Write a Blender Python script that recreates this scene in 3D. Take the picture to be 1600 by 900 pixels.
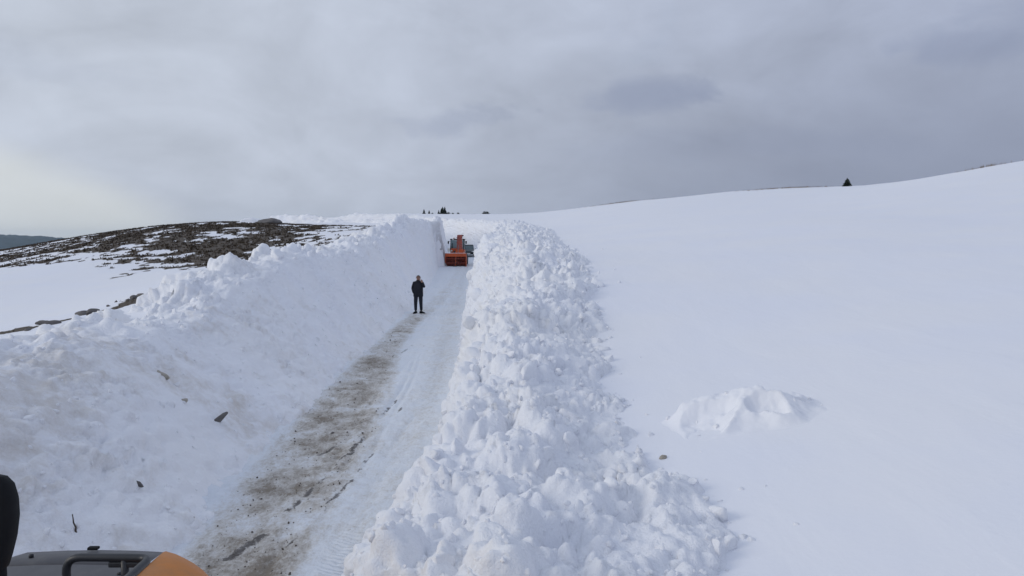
import bpy, bmesh, math, random
import numpy as np
from mathutils import Vector, Matrix, Euler

R = math.radians
random.seed(7)
rng = np.random.default_rng(7)
S = bpy.context.scene
COL = S.collection
for o in list(bpy.data.objects):
    bpy.data.objects.remove(o)

# ------------------------------------------------------------------ camera
cam_d = bpy.data.cameras.new('camera')
cam = bpy.data.objects.new('camera', cam_d)
COL.objects.link(cam)
S.camera = cam
CAM_H = 3.4
cam.location = (0, 0, CAM_H)
cam.rotation_euler = (R(90 - 3.48), 0, 0)
cam_d.sensor_width = 36.0
cam_d.lens = 36.0 * 1232 / 1600
cam_d.clip_start = 0.1
cam_d.clip_end = 20000

# ------------------------------------------------------------------ node helpers
class NT:
    def __init__(s, tree):
        s.t = tree
        s.n = tree.nodes
        s.l = tree.links
    def new(s, typ, **kw):
        nd = s.n.new(typ)
        for k, v in kw.items():
            setattr(nd, k, v)
        return nd
    def put(s, sock, v):
        if isinstance(v, bpy.types.NodeSocket):
            s.l.new(v, sock)
        elif isinstance(v, (tuple, list)):
            sock.default_value = tuple(v) if len(v) == len(sock.default_value) else tuple(v) + (1.0,)
        else:
            sock.default_value = v
    def math(s, op, a, b=0.0, c=None, clamp=False):
        nd = s.new('ShaderNodeMath', operation=op, use_clamp=clamp)
        s.put(nd.inputs[0], a)
        s.put(nd.inputs[1], b)
        if c is not None:
            s.put(nd.inputs[2], c)
        return nd.outputs[0]
    def add(s, a, b): return s.math('ADD', a, b)
    def mul(s, a, b): return s.math('MULTIPLY', a, b)
    def sub(s, a, b): return s.math('SUBTRACT', a, b)
    def ramp(s, v, lo, hi, a=0.0, b=1.0):
        nd = s.new('ShaderNodeMapRange', interpolation_type='SMOOTHSTEP')
        s.put(nd.inputs[0], v)
        for i, x in enumerate((lo, hi, a, b)):
            s.put(nd.inputs[i + 1], x)
        return nd.outputs[0]
    def mix(s, f, a, b, blend='MIX'):
        nd = s.new('ShaderNodeMix', data_type='RGBA', blend_type=blend)
        s.put(nd.inputs[0], f)
        s.put(nd.inputs[6], a)
        s.put(nd.inputs[7], b)
        return nd.outputs[2]
    def noise(s, vec, scale, detail=4, rough=0.55, dist=0.0, out=0):
        nd = s.new('ShaderNodeTexNoise')
        if vec is not None:
            s.put(nd.inputs['Vector'], vec)
        s.put(nd.inputs['Scale'], scale)
        s.put(nd.inputs['Detail'], detail)
        s.put(nd.inputs['Roughness'], rough)
        s.put(nd.inputs['Distortion'], dist)
        return nd.outputs[out]
    def voro(s, vec, scale, feature='F1', out='Distance'):
        nd = s.new('ShaderNodeTexVoronoi', feature=feature)
        s.put(nd.inputs['Vector'], vec)
        s.put(nd.inputs['Scale'], scale)
        return nd.outputs[out]
    def map(s, vec, scale=(1, 1, 1), loc=(0, 0, 0), rot=(0, 0, 0)):
        nd = s.new('ShaderNodeMapping')
        s.put(nd.inputs[0], vec)
        nd.inputs[1].default_value = loc
        nd.inputs[2].default_value = rot
        nd.inputs[3].default_value = scale
        return nd.outputs[0]
    def attr(s, name, out='Fac'):
        nd = s.new('ShaderNodeAttribute', attribute_name=name)
        return nd.outputs[out]
    def bump(s, h, strength, dist, normal=None):
        nd = s.new('ShaderNodeBump')
        s.put(nd.inputs['Strength'], strength)
        s.put(nd.inputs['Distance'], dist)
        s.put(nd.inputs['Height'], h)
        if normal is not None:
            s.put(nd.inputs['Normal'], normal)
        return nd.outputs[0]

# ------------------------------------------------------------------ world, sun, exposure
SUN_AZ = -108.0     # degrees clockwise from the view direction (the sun is veiled, off to the left)
SUN_EL = 24.0
w = bpy.data.worlds.new('World')
S.world = w
w.use_nodes = True
T = NT(w.node_tree)
T.n.clear()
gen = T.new('ShaderNodeTexCoord').outputs['Generated']
sx = T.new('ShaderNodeSeparateXYZ')
T.put(sx.inputs[0], gen)
ux, uy, uz = sx.outputs
el = T.math('MAXIMUM', uz, 0.0)
# cloud sheet coordinates: the direction carried onto a flat layer overhead
inv = T.math('DIVIDE', 1.0, T.add(el, 0.42))
cv = T.new('ShaderNodeCombineXYZ')
T.put(cv.inputs[0], T.mul(ux, inv))
T.put(cv.inputs[1], T.mul(uy, inv))
T.put(cv.inputs[2], 0.37)
sheet = cv.outputs[0]
big = T.noise(sheet, 0.85, 4, 0.5, 0.6)
mid = T.noise(T.map(gen, (1.0, 1.0, 1.9), (3.1, 0.4, 0)), 3.1, 6, 0.55, 0.7)
fine = T.noise(T.map(gen, (1.0, 1.0, 1.7), (7.0, 2.4, 0)), 8.5, 6, 0.6, 0.5)
side = T.ramp(ux, -0.62, 0.75)
cloud = T.mix(side, (0.415, 0.453, 0.525), (0.285, 0.320, 0.420))
shade = T.add(T.mul(T.sub(big, 0.5), 0.55), T.add(T.mul(T.sub(mid, 0.5), 0.60), T.mul(T.sub(fine, 0.5), 0.30)))
shade = T.add(shade, 1.0)
cc = T.new('ShaderNodeCombineXYZ')
for i in range(3):
    T.put(cc.inputs[i], shade)
cloud = T.mix(1.0, cloud, cc.outputs[0], 'MULTIPLY')
# an overcast sky brightens towards the zenith
zen = T.add(1.0, T.mul(T.mul(el, el), 0.9))
cz = T.new('ShaderNodeCombineXYZ')
for i in range(3):
    T.put(cz.inputs[i], zen)
cloud = T.mix(1.0, cloud, cz.outputs[0], 'MULTIPLY')
# darker, mauve base of the deck low on the side away from the sun
low = T.mul(T.ramp(el, 0.26, 0.02), T.ramp(ux, -0.22, 0.55))
cloud = T.mix(T.mul(low, 0.8), cloud, (0.215, 0.243, 0.325))
# brighter clearing low on the sun's side
edge = T.sub(T.add(0.02, T.mul(T.sub(T.mul(ux, -1.0), 0.35), 0.50)), T.add(el, T.mul(T.sub(mid, 0.5), 0.06)))
glow = T.mul(T.ramp(edge, -0.015, 0.04), T.ramp(ux, -0.26, -0.46))
cloud = T.mix(T.mul(glow, 0.52), cloud, (0.62, 0.64, 0.61))
# a few darker scuds drifting under the deck
scud = None
for (a, e, wa, we, k) in ((0.155, 0.165, 0.085, 0.026, 0.50), (-0.085, 0.145, 0.085, 0.014, 0.30),
                          (0.475, 0.205, 0.06, 0.024, 0.42), (0.56, 0.22, 0.07, 0.035, 0.32),
                          (-0.62, 0.19, 0.2, 0.02, 0.12), (0.3, 0.1, 0.2, 0.02, 0.12)):
    wx = T.mul(T.sub(fine, 0.5), 0.30)
    wz = T.mul(T.sub(mid, 0.5), 0.09)
    dx = T.math('DIVIDE', T.sub(T.add(ux, wx), a), wa)
    dz = T.math('DIVIDE', T.sub(T.add(el, wz), e), we)
    d2 = T.add(T.mul(dx, dx), T.mul(dz, dz))
    f = T.mul(T.ramp(d2, 1.6, 0.0), k)
    scud = f if scud is None else T.math('MAXIMUM', scud, f)
cloud = T.mix(scud, cloud, (0.20, 0.235, 0.34))
sky = T.new('ShaderNodeTexSky', sky_type='NISHITA', sun_disc=False)
sky.sun_elevation = R(SUN_EL)
sky.sun_rotation = R(SUN_AZ)
sky.altitude = 1500
clear = T.mix(1.0, sky.outputs[0], (0.1, 0.1, 0.1), 'MULTIPLY')
gap = T.mul(T.ramp(T.noise(T.map(sheet, (1, 1, 1), (0.35, 1.1, 0)), 1.05, 5, 0.55, 0.5), 0.50, 0.72), T.ramp(el, 0.16, 0.34))
gap = T.add(T.mul(gap, 0.55), T.mul(T.ramp(el, 0.30, 0.8), 0.25))
final = T.mix(gap, cloud, clear)
bg = T.new('ShaderNodeBackground')
T.put(bg.inputs[0], final)
bg.inputs[1].default_value = 1.0
T.l.new(bg.outputs[0], T.new('ShaderNodeOutputWorld').inputs[0])

sun_d = bpy.data.lights.new('sun', 'SUN')
sun_d.energy = 0.7
sun_d.angle = R(26)
sun_d.color = (1.0, 0.93, 0.83)
sun = bpy.data.objects.new('sun', sun_d)
COL.objects.link(sun)
sv = Vector((math.sin(R(SUN_AZ)) * math.cos(R(SUN_EL)), math.cos(R(SUN_AZ)) * math.cos(R(SUN_EL)), math.sin(R(SUN_EL))))
sun.rotation_euler = sv.to_track_quat('Z', 'Y').to_euler()

S.view_settings.view_transform = 'Standard'
S.view_settings.look = 'None'
S.view_settings.exposure = 0.29
S.view_settings.gamma = 1.0
S.view_settings.use_curve_mapping = False
S.render.engine = 'CYCLES'

# ------------------------------------------------------------------ numeric helpers
def _hash(ix, iy, iz, seed):
    h = (ix.astype(np.uint32) * np.uint32(374761393) + iy.astype(np.uint32) * np.uint32(668265263)
         + iz.astype(np.uint32) * np.uint32(2147483647) + np.uint32((seed * 1274126177) & 0xffffffff))
    h = (h ^ (h >> np.uint32(13))) * np.uint32(1274126177)
    h = (h ^ (h >> np.uint32(16))) * np.uint32(2246822519)
    return h ^ (h >> np.uint32(15))

def _f(h):
    return (h & np.uint32(0xffffff)).astype(np.float32) / np.float32(0xffffff)

def vnoise(P, L, seed=0):
    q = (P / L).astype(np.float32)
    i = np.floor(q)
    f = q - i
    f = f * f * (3 - 2 * f)
    i = i.astype(np.int64)
    out = np.zeros(len(P), np.float32)
    for dx in (0, 1):
        for dy in (0, 1):
            for dz in (0, 1):
                wgt = (f[:, 0] if dx else 1 - f[:, 0]) * (f[:, 1] if dy else 1 - f[:, 1]) * (f[:, 2] if dz else 1 - f[:, 2])
                out += wgt * _f(_hash(i[:, 0] + dx, i[:, 1] + dy, i[:, 2] + dz, seed))
    return out * 2 - 1

def fbm(P, L, seed=0, octv=3, gain=0.5):
    a, s, out = 1.0, 0.0, 0.0
    for k in range(octv):
        out = out + a * vnoise(P, L / 2 ** k, seed + 17 * k)
        s += a
        a *= gain
    return out / s

def clods(P, L, seed, flat=0.6):
    """union of jittered, flat-cut blobs: height over a plane, 0 .. about L"""
    q = (P / L).astype(np.float32)
    c = np.floor(q).astype(np.int64)
    best = np.zeros(len(P), np.float32)
    for dx in (-1, 0, 1):
        for dy in (-1, 0, 1):
            for dz in (-1, 0, 1):
                i, j, k = c[:, 0] + dx, c[:, 1] + dy, c[:, 2] + dz
                h1, h2, h3, h4 = (_hash(i, j, k, seed + 101 * m) for m in range(4))
                ox = q[:, 0] - (i + _f(h1))
                oy = q[:, 1] - (j + _f(h2))
                oz = q[:, 2] - (k + _f(h3))
                r = 0.35 + 0.6 * _f(h4) ** 1.5
                ax = 0.75 + 0.7 * _f(h1 >> np.uint32(3))
                ay = 0.75 + 0.7 * _f(h2 >> np.uint32(3))
                az = 0.75 + 0.7 * _f(h3 >> np.uint32(3))
                d2 = (ox * ax) ** 2 + (oy * ay) ** 2 + (oz * az) ** 2
                e2 = np.maximum(r * r - d2, 0)
                h = 0.45 * np.sqrt(e2) + 0.55 * e2 / r
                nx = _f(h1 >> np.uint32(5)) - .5
                ny = _f(h2 >> np.uint32(5)) - .5
                nz = _f(h3 >> np.uint32(5)) - .5
                pl = 0.55 * r + (ox * nx + oy * ny + oz * nz) * 1.15
                h = np.where(h > 0, np.minimum(h, np.maximum(pl, 0.12 * r) * flat + h * (1 - flat)), 0)
                best = np.maximum(best, h)
    return best * L

def grid_mesh(name, V, nu, nv, mat, smooth=True, closed=False):
    """V: (nu*nv,3) rows u, columns v -> mesh"""
    me = bpy.data.meshes.new(name)
    ii, jj = np.meshgrid(np.arange(nu if closed else nu - 1), np.arange(nv - 1), indexing='ij')
    a = (ii * nv + jj).ravel()
    b = (((ii + 1) % nu) * nv + jj).ravel()
    F = np.stack([a, b, b + 1, a + 1], 1).astype(np.int32)
    return raw_mesh(me, V, F, mat, smooth)

def raw_mesh(me, V, F, mat, smooth=True):
    k = F.shape[1]
    me.vertices.add(len(V))
    me.vertices.foreach_set('co', np.ascontiguousarray(V, np.float32).ravel())
    me.loops.add(F.size)
    me.loops.foreach_set('vertex_index', np.ascontiguousarray(F, np.int32).ravel())
    me.polygons.add(len(F))
    me.polygons.foreach_set('loop_start', np.arange(0, F.size, k, dtype=np.int32))
    me.polygons.foreach_set('loop_total', np.full(len(F), k, np.int32))
    me.update(calc_edges=True)
    if smooth:
        me.polygons.foreach_set('use_smooth', np.ones(len(F), bool))
    if mat:
        me.materials.append(mat)
    me.validate()
    return me

def set_attr(me, name, vals):
    a = me.attributes.new(name, 'FLOAT', 'POINT')
    a.data.foreach_set('value', np.ascontiguousarray(vals, np.float32))

def link(name, me, parent=None, loc=None, rot=None, sc=None):
    o = bpy.data.objects.new(name, me)
    COL.objects.link(o)
    if parent is not None:
        o.parent = parent
    if loc is not None:
        o.location = loc
    if rot is not None:
        o.rotation_euler = rot
    if sc is not None:
        o.scale = (sc,) * 3 if not hasattr(sc, '__len__') else sc
    return o

def tag(o, label, cat, group=None):
    o['label'] = label
    o['category'] = cat
    if group:
        o['group'] = group
    return o

def thing(name, label, cat, loc=(0, 0, 0), rz=0.0, group=None):
    o = link(name, None, None, loc, (0, 0, rz))
    o.empty_display_size = 0.2
    return tag(o, label, cat, group)

# ------------------------------------------------------------------ materials
def mat(name):
    m = bpy.data.materials.new(name)
    m.use_nodes = True
    t = NT(m.node_tree)
    t.n.clear()
    b = t.new('ShaderNodeBsdfPrincipled')
    o = t.new('ShaderNodeOutputMaterial')
    t.l.new(b.outputs[0], o.inputs[0])
    return m, t, b

def simple(name, col, rough=0.5, metal=0.0, var=0.12, scale=6.0, bump=0.0, dirt=None, dirt_amt=0.0, spec=0.5):
    m, t, b = mat(name)
    co = t.new('ShaderNodeTexCoord').outputs['Object']
    n = t.noise(co, scale, 5, 0.6)
    c = t.mix(n, tuple(x * (1 - var) for x in col), tuple(min(1, x * (1 + var)) for x in col))
    if dirt is not None:
        d = t.ramp(t.noise(co, scale * 0.7, 6, 0.65, 0.3), 0.62 - dirt_amt * 0.4, 0.78)
        c = t.mix(t.mul(d, 0.8), c, dirt)
    t.put(b.inputs['Base Color'], c)
    t.put(b.inputs['Roughness'], t.add(t.mul(t.noise(co, scale * 2, 3), 0.2), rough - 0.1))
    b.inputs['Metallic'].default_value = metal
    b.inputs['Specular IOR Level'].default_value = spec
    if bump:
        t.put(b.inputs['Normal'], t.bump(t.noise(co, scale * 6, 4), bump, 0.01))
    return m

SNOW = (0.83, 0.845, 0.898)
DIRT = (0.30, 0.235, 0.165)

def snow_material(name, kind):
    m, t, b = mat(name)
    geo = t.new('ShaderNodeNewGeometry')
    pos = geo.outputs['Position']
    tint = t.noise(pos, 0.35, 3, 0.5)
    c = t.mix(t.ramp(tint, 0.3, 0.7), SNOW, (0.855, 0.86, 0.885))
    b.inputs['Roughness'].default_value = 0.62
    b.inputs['Specular IOR Level'].default_value = 0.25
    if kind == 'bank':
        c = t.mix(t.ramp(tint, 0.3, 0.7), (0.865, 0.88, 0.925), (0.885, 0.89, 0.91))
    if kind == 'field':
        ripp = t.noise(t.map(pos, (0.9, 0.35, 0.5), rot=(0, 0, 0.5)), 1.4, 4, 0.5, 0.3)
        h = t.add(t.mul(ripp, 0.8), t.mul(t.noise(pos, 14, 4, 0.6), 0.07))
        nrm = t.bump(h, 0.32, 0.12)
        # bare heath showing through thin snow
        hm = t.attr('heath')
        p3 = t.noise(t.map(pos, (1, .6, 1)), 2.6, 6, 0.72)
        msk = t.ramp(t.add(hm, t.mul(t.sub(p3, .5), 2.3)), .38, .62)
        soil = t.mix(t.noise(pos, 2.2, 6, 0.7), (0.024, 0.017, 0.012), (0.11, 0.077, 0.047))
        soil = t.mix(t.ramp(t.noise(pos, 0.5, 4, 0.6), 0.5, 0.75), soil, (0.065, 0.050, 0.030))
        msk = t.mul(msk, t.ramp(hm, 0.02, 0.2))
        c = t.mix(msk, c, soil)
        nrm = t.bump(t.mul(msk, t.noise(pos, 6, 5, 0.7)), 0.6, 0.15, nrm)
    else:
        # earthy smears and specks thrown up with the snow
        d = t.attr('dirt')
        p = t.add(t.mul(t.noise(pos, 0.9, 5, 0.62, 0.6), 0.6), t.mul(t.noise(pos, 5.0, 5, 0.7), 0.4))
        smear = t.mul(t.ramp(t.add(p, t.mul(d, 0.36)), 0.58, 0.86), 0.60)
        c = t.mix(smear, c, (0.51, 0.45, 0.37))
        spk = t.voro(pos, 7.0)
        big_ = t.ramp(t.noise(pos, 2.3, 3, 0.6), 0.5, 0.75)
        sp = t.mul(t.mul(t.ramp(spk, 0.14, 0.05), big_), t.ramp(d, 0.02, 0.5))
        c = t.mix(t.mul(sp, 0.7), c, (0.20, 0.165, 0.125))
        c = t.mix(t.mul(t.attr('grey_band'), t.ramp(t.noise(pos, 1.5, 4, .6), .2, .6, .55, .9)), c, (0.27, 0.265, 0.28))
        h = t.add(t.mul(t.noise(pos, 5.5, 5, 0.6, 0.3), 0.55), t.add(t.mul(t.noise(pos, 24, 5, 0.65), 0.30), t.mul(t.noise(pos, 80, 3, 0.6), 0.08)))
        nrm = t.bump(h, 0.65, 0.10)
    t.put(b.inputs['Base Color'], c)
    t.put(b.inputs['Normal'], nrm)
    return m

M_FIELD = snow_material('wind_packed_snow', 'field')
M_BANK = snow_material('ploughed_snow', 'bank')

def road_material():
    m, t, b = mat('packed_snow_road')
    pos = t.new('ShaderNodeNewGeometry').outputs['Position']
    rs, rt, dm, rut = t.attr('rs'), t.attr('rt'), t.attr('dirt'), t.attr('rut')
    cv = t.new('ShaderNodeCombineXYZ')
    t.put(cv.inputs[0], t.mul(rt, 1.0))
    t.put(cv.inputs[1], t.mul(rs, 0.30))
    lane = cv.outputs[0]
    streak = t.noise(lane, 3.0, 6, 0.65, 0.4)
    patch = t.noise(pos, 0.9, 5, 0.6, 0.5)
    grit = t.noise(t.map(pos, (1.0, .55, 1.0)), 9.0, 6, 0.75)
    crumb = t.noise(t.map(pos, (1.0, .6, 1.0)), 30.0, 5, 0.75)
    pat = t.add(t.add(t.mul(streak, 0.22), t.mul(patch, 0.16)), t.add(t.mul(grit, 0.34), t.mul(crumb, 0.28)))
    pat = t.add(t.mul(t.sub(pat, 0.5), 1.35), 0.5)
    snow = t.mix(t.ramp(patch, 0.3, 0.7), (0.77, 0.81, 0.865), (0.82, 0.845, 0.875))
    # faint old stain everywhere, heavy where the wheels have worn to the gravel
    stain = t.mul(t.ramp(t.add(pat, t.mul(dm, 0.36)), 0.50, 0.80), 0.72)
    c = t.mix(stain, snow, (0.48, 0.43, 0.36))
    bare = t.mul(t.ramp(t.add(pat, t.mul(dm, 0.30)), 0.66, 0.90), t.ramp(dm, 0.05, 0.5))
    soil = t.mix(crumb, (0.07, 0.056, 0.043), (0.31, 0.25, 0.18))
    c = t.mix(t.mul(bare, 0.9), c, soil)
    # dark ruts worn right down
    rm = t.ramp(t.add(rut, t.mul(t.sub(crumb, 0.5), 1.6)), 0.42, 0.85)
    c = t.mix(t.mul(rm, 0.85), c, (0.06, 0.052, 0.048))
    t.put(b.inputs['Base Color'], c)
    t.put(b.inputs['Roughness'], t.add(0.5, t.mul(grit, 0.25)))
    b.inputs['Specular IOR Level'].default_value = 0.3
    # tyre tread bars pressed across the lane
    wv = t.new('ShaderNodeTexWave', wave_type='BANDS', bands_direction='Y')
    cv2 = t.new('ShaderNodeCombineXYZ')
    t.put(cv2.inputs[0], rt)
    t.put(cv2.inputs[1], t.add(rs, t.mul(t.math('ABSOLUTE', t.sub(t.math('FRACT', t.mul(rt, 1.35)), 0.5)), 0.5)))
    t.put(wv.inputs['Vector'], cv2.outputs[0])
    wv.inputs['Scale'].default_value = 3.6
    wv.inputs['Distortion'].default_value = 1.6
    wv.inputs['Detail'].default_value = 3
    tread = t.mul(wv.outputs[1], t.attr('tread'))
    h = t.add(t.mul(tread, 0.40), t.add(t.mul(grit, 0.5), t.mul(crumb, 0.25)))
    h = t.add(h, t.mul(streak, 0.5))
    t.put(b.inputs['Normal'], t.bump(h, 0.75, 0.07))
    return m
M_ROAD = road_material()

M_ROCK = simple('weathered_rock', (0.14, 0.13, 0.125), 0.85, var=0.4, scale=7, bump=0.8)
M_CLOD = simple('muddy_snow_clod', (0.44, 0.40, 0.34), 0.85, var=0.35, scale=6, bump=0.8)
M_BLACK = simple('black_plastic', (0.009, 0.0095, 0.011), 0.75, spec=.2, var=0.2, scale=9, bump=0.15)
M_STEEL = simple('black_painted_steel', (0.022, 0.023, 0.027), 0.42, var=0.2, scale=10, bump=0.1)
M_RUBBER = simple('tyre_rubber', (0.022, 0.022, 0.023), 0.8, var=0.25, scale=12, bump=0.3, dirt=(0.4, 0.4, 0.42), dirt_amt=0.3)
M_HOOD = simple('dark_grey_hood_paint', (0.066, 0.066, 0.074), 0.5, var=0.14, scale=5, dirt=(0.13, 0.125, 0.12), dirt_amt=0.3)
M_AMBER = simple('amber_machine_paint', (0.56, 0.185, 0.014), 0.42, var=0.10, scale=4, dirt=(0.34, 0.15, 0.04), dirt_amt=0.35)
M_ORANGE = simple('orange_blower_paint', (0.57, 0.095, 0.018), 0.55, var=0.2, scale=2.5, dirt=(0.25, 0.06, 0.025), dirt_amt=0.4)
M_RUST = simple('worn_red_steel', (0.40, 0.085, 0.055), 0.45, var=0.5, scale=4, dirt=(0.06, 0.03, 0.03), dirt_amt=0.5)
M_DARKRED = simple('dark_housing_steel', (0.075, 0.020, 0.017), 0.7, var=0.4, scale=4)
M_GREYP = simple('grey_metal', (0.22, 0.23, 0.24), 0.5, 0.3, var=0.2)
M_RIM = simple('wheel_rim', (0.36, 0.36, 0.36), 0.45, 0.5)
M_CARP = simple('slate_car_paint', (0.055, 0.068, 0.072), 0.3, 0.2, var=0.1, dirt=(0.16, 0.16, 0.16), dirt_amt=0.3)
M_GLASS = simple('tinted_glass', (0.05, 0.085, 0.095), 0.08, var=0.1, spec=0.8)
M_CABGLASS = simple('cab_glass', (0.20, 0.31, 0.33), 0.08, var=0.1, spec=0.8)
M_LAMP = simple('lamp_lens', (0.72, 0.72, 0.68), 0.15, var=0.05)
M_TAIL = simple('red_lens', (0.35, 0.02, 0.02), 0.2)
M_JACKET = simple('black_jacket_cloth', (0.010, 0.011, 0.018), 0.9, var=0.25, scale=9, bump=0.3)
M_TROUSER = simple('dark_trouser_cloth', (0.011, 0.013, 0.022), 0.92, var=0.25, scale=9, bump=0.3)
M_SKIN = simple('skin', (0.30, 0.17, 0.12), 0.55, var=0.08)
M_HAIR = simple('dark_hair', (0.016, 0.013, 0.012), 0.8, var=0.3)
M_BARK = simple('fir_bark', (0.06, 0.045, 0.035), 0.9, var=0.3)
M_WOOD = simple('dead_stem', (0.07, 0.052, 0.04), 0.9, var=0.3, scale=20)
M_STONE = simple('road_grit', (0.10, 0.085, 0.07), 0.85, var=0.5, scale=3)

def needle_material(name, a, b_):
    m, t, b = mat(name)
    pos = t.new('ShaderNodeNewGeometry').outputs['Position']
    t.put(b.inputs['Base Color'], t.mix(t.noise(pos, 3.5, 4, 0.6), a, b_))
    b.inputs['Roughness'].default_value = 0.8
    return m
M_FIR = needle_material('fir_needles', (0.018, 0.030, 0.020), (0.05, 0.07, 0.04))
M_HEATH = needle_material('heather_twigs', (0.022, 0.015, 0.011), (0.12, 0.085, 0.05))
M_STRAW = needle_material('dry_grass_blades', (0.14, 0.105, 0.07), (0.26, 0.20, 0.13))
M_FOREST = needle_material('far_conifer_forest', (0.016, 0.026, 0.022), (0.045, 0.06, 0.045))

# ------------------------------------------------------------------ road line and bank sizes (metres)
PATH = np.array([(-2.05, -14), (-2.35, -4), (-2.42, 4), (-2.45, 9), (-2.52, 13), (-2.6, 19), (-2.95, 27), (-3.5, 37), (-4.6, 60),
                 (-5.6, 82), (-6.30, 97), (-6.75, 108), (-7.4, 117), (-9.0, 126), (-12.2, 135), (-17.5, 143), (-25, 150), (-35, 156), (-48, 161), (-70, 168)], float)

def catmull(P, n):
    out = []
    Q = np.vstack([2 * P[0] - P[1], P, 2 * P[-1] - P[-2]])
    for i in range(1, len(Q) - 2):
        p0, p1, p2, p3 = Q[i - 1:i + 3]
        for u in np.linspace(0, 1, n, endpoint=False):
            out.append(0.5 * (2 * p1 + (p2 - p0) * u + (2 * p0 - 5 * p1 + 4 * p2 - p3) * u * u + (3 * p1 - p0 - 3 * p2 + p3) * u ** 3))
    out.append(P[-1])
    return np.array(out)

DENSE = catmull(PATH, 40)
DS = np.concatenate([[0], np.cumsum(np.linalg.norm(np.diff(DENSE, axis=0), axis=1))])
DS -= np.interp(0.0, DENSE[:, 1], DS)          # s = 0 abreast of the camera; s is close to Y as far as the bend

def path_at(s):
    x, y = np.interp(s, DS, DENSE[:, 0]), np.interp(s, DS, DENSE[:, 1])
    e = 0.8
    tx = np.interp(s + e, DS, DENSE[:, 0]) - np.interp(s - e, DS, DENSE[:, 0])
    ty = np.interp(s + e, DS, DENSE[:, 1]) - np.interp(s - e, DS, DENSE[:, 1])
    n = np.hypot(tx, ty)
    tx, ty = tx / n, ty / n
    return x, y, ty, -tx                        # position and the right-hand normal

def tab(s, pts):
    a = np.array(pts, float)
    return np.interp(s, a[:, 0], a[:, 1])

def road_z(s): return tab(s, [(-20, 0), (92, 0), (100, .25), (115, .95), (130, 1.7), (150, 2.8), (190, 5)])
def half_w(s): return tab(s, [(-20, 1.4), (4, 1.3), (13, 1.35), (19, 1.3), (37, 1.3), (60, 1.45), (97, 1.75), (116, 1.95), (190, 1.9)])
def half_wr(s): return half_w(s) + tab(s, [(-20, 0), (4.3, 0), (5.1, -.62), (6.3, -.5), (8.5, -.08), (11, .08), (15, .03), (36, 0), (44, .35), (58, .85), (82, 1.15), (104, .95), (118, .6), (190, 0)])
def half_wl(s): return half_w(s) + tab(s, [(-20, 0), (9, 0), (13, .12), (17, .34), (24, .42), (30, .3), (37, .12), (60, .15), (84, .75), (96.4, .85), (97.4, .02), (110, 0), (190, 0)])
def right_h(s): return tab(s, [(-20, .9), (2, .95), (5, 1.25), (7.5, 1.2), (10, 1.4), (15, 1.85), (22, 2.4), (30, 3.05), (40, 3.5), (60, 4.25), (85, 5.1), (100, 5.1), (116, 4.6), (132, 4.5), (150, 4.9), (160, 5.2), (166, 4.7), (172, 3.2), (178, 1.2), (190, .6)])
def right_f(s): return tab(s, [(-20, .9), (5, .75), (10, .6), (22, .7), (40, .8), (90, .75), (116, 1.0), (190, 1.6)])
def right_w(s): return tab(s, [(-20, 2.6), (4.3, 2.8), (5.1, 3.4), (6.5, 3.25), (8.5, 2.6), (11, 2.5), (16, 2.85), (22, 3.7), (40, 4.6), (60, 5.2), (85, 4.9), (110, 4.8), (190, 7)])
def left_h(s): return tab(s, [(-20, 1.5), (5, 1.7), (10.5, 1.82), (13, 1.68), (16.6, 1.72), (18, 2.15), (19.6, 2.6), (26, 3.05), (44, 3.65), (57, 4.5), (80, 5.5), (97, 6.1), (110, 5.6), (125, 4.9), (150, 4.2), (190, 3.6)])
def left_f(s): return tab(s, [(-20, 3.0), (8, 3.2), (13, 3.2), (26, 3.4), (44, 3.0), (60, 2.5), (80, 1.7), (95, 1.0), (110, 1.1), (190, 2.2)])

def to_road(X, Y):
    """nearest station and signed offset (right positive) for world points"""
    s_ = np.empty(len(X)); t_ = np.empty(len(X))
    ss = np.linspace(DS[0], DS[-1], 700)
    px, py, nx, ny = path_at(ss)
    for a in range(0, len(X), 20000):
        x, y = X[a:a + 20000], Y[a:a + 20000]
        k = ((x[:, None] - px) ** 2 + (y[:, None] - py) ** 2).argmin(1)
        dx, dy = x - px[k], y - py[k]
        s_[a:a + 20000] = ss[k] + dx * (-ny[k]) + dy * nx[k]
        t_[a:a + 20000] = dx * nx[k] + dy * ny[k]
        # beyond the ends of the road nothing counts
    return s_, t_

# ------------------------------------------------------------------ snowfield surface
CTRL = []
def C(a, d, h): CTRL.append((a * d, d, h))
for x, y, h in ((1.7, 5, .85), (1.7, 11, 1.15), (1.9, 16, 1.8), (2.3, 22, 2.4), (2.6, 40, 3.35), (1.6, 60, 4.0), (0.2, 85, 4.6), (-1, 110, 5.3),
                (0, -20, .5), (-20, -20, .6), (20, -20, 2.2), (40, 0, 4.0), (-40, 0, .2), (60, -60, 3), (-60, -60, -2), (8, -4, 1.5), (-8, 3, 1.25), (-14, 6, 1.2),
                (0, 2, .8), (-7.6, 11, 1.0), (-8.6, 14, 1.1), (-9.6, 17, 1.3), (-9.4, 21, 1.85)):
    CTRL.append((x, y, h))
for d, h in ((5, 1.15), (10, 1.85), (30, 4.5), (60, 8.4), (90, 12.1), (120, 15.4), (200, 18), (320, 20)): C(.65, d, h)
for d, h in ((30, 5.5), (60, 10.5), (120, 19), (200, 23)): C(.95, d, h)
for d, h in ((5, .95), (10, 1.6), (30, 3.9), (60, 6.4), (120, 11.0), (170, 14.6), (250, 16.5), (340, 18)): C(.42, d, h)
for d, h in ((8, 1.25), (12, 1.55), (60, 5.8), (120, 10.2), (172, 14.4), (260, 16.0)): C(.317, d, h)
for d, h in ((30, 3.3), (60, 5.2), (120, 9.0), (190, 13.2), (280, 15)): C(.2, d, h)
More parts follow.
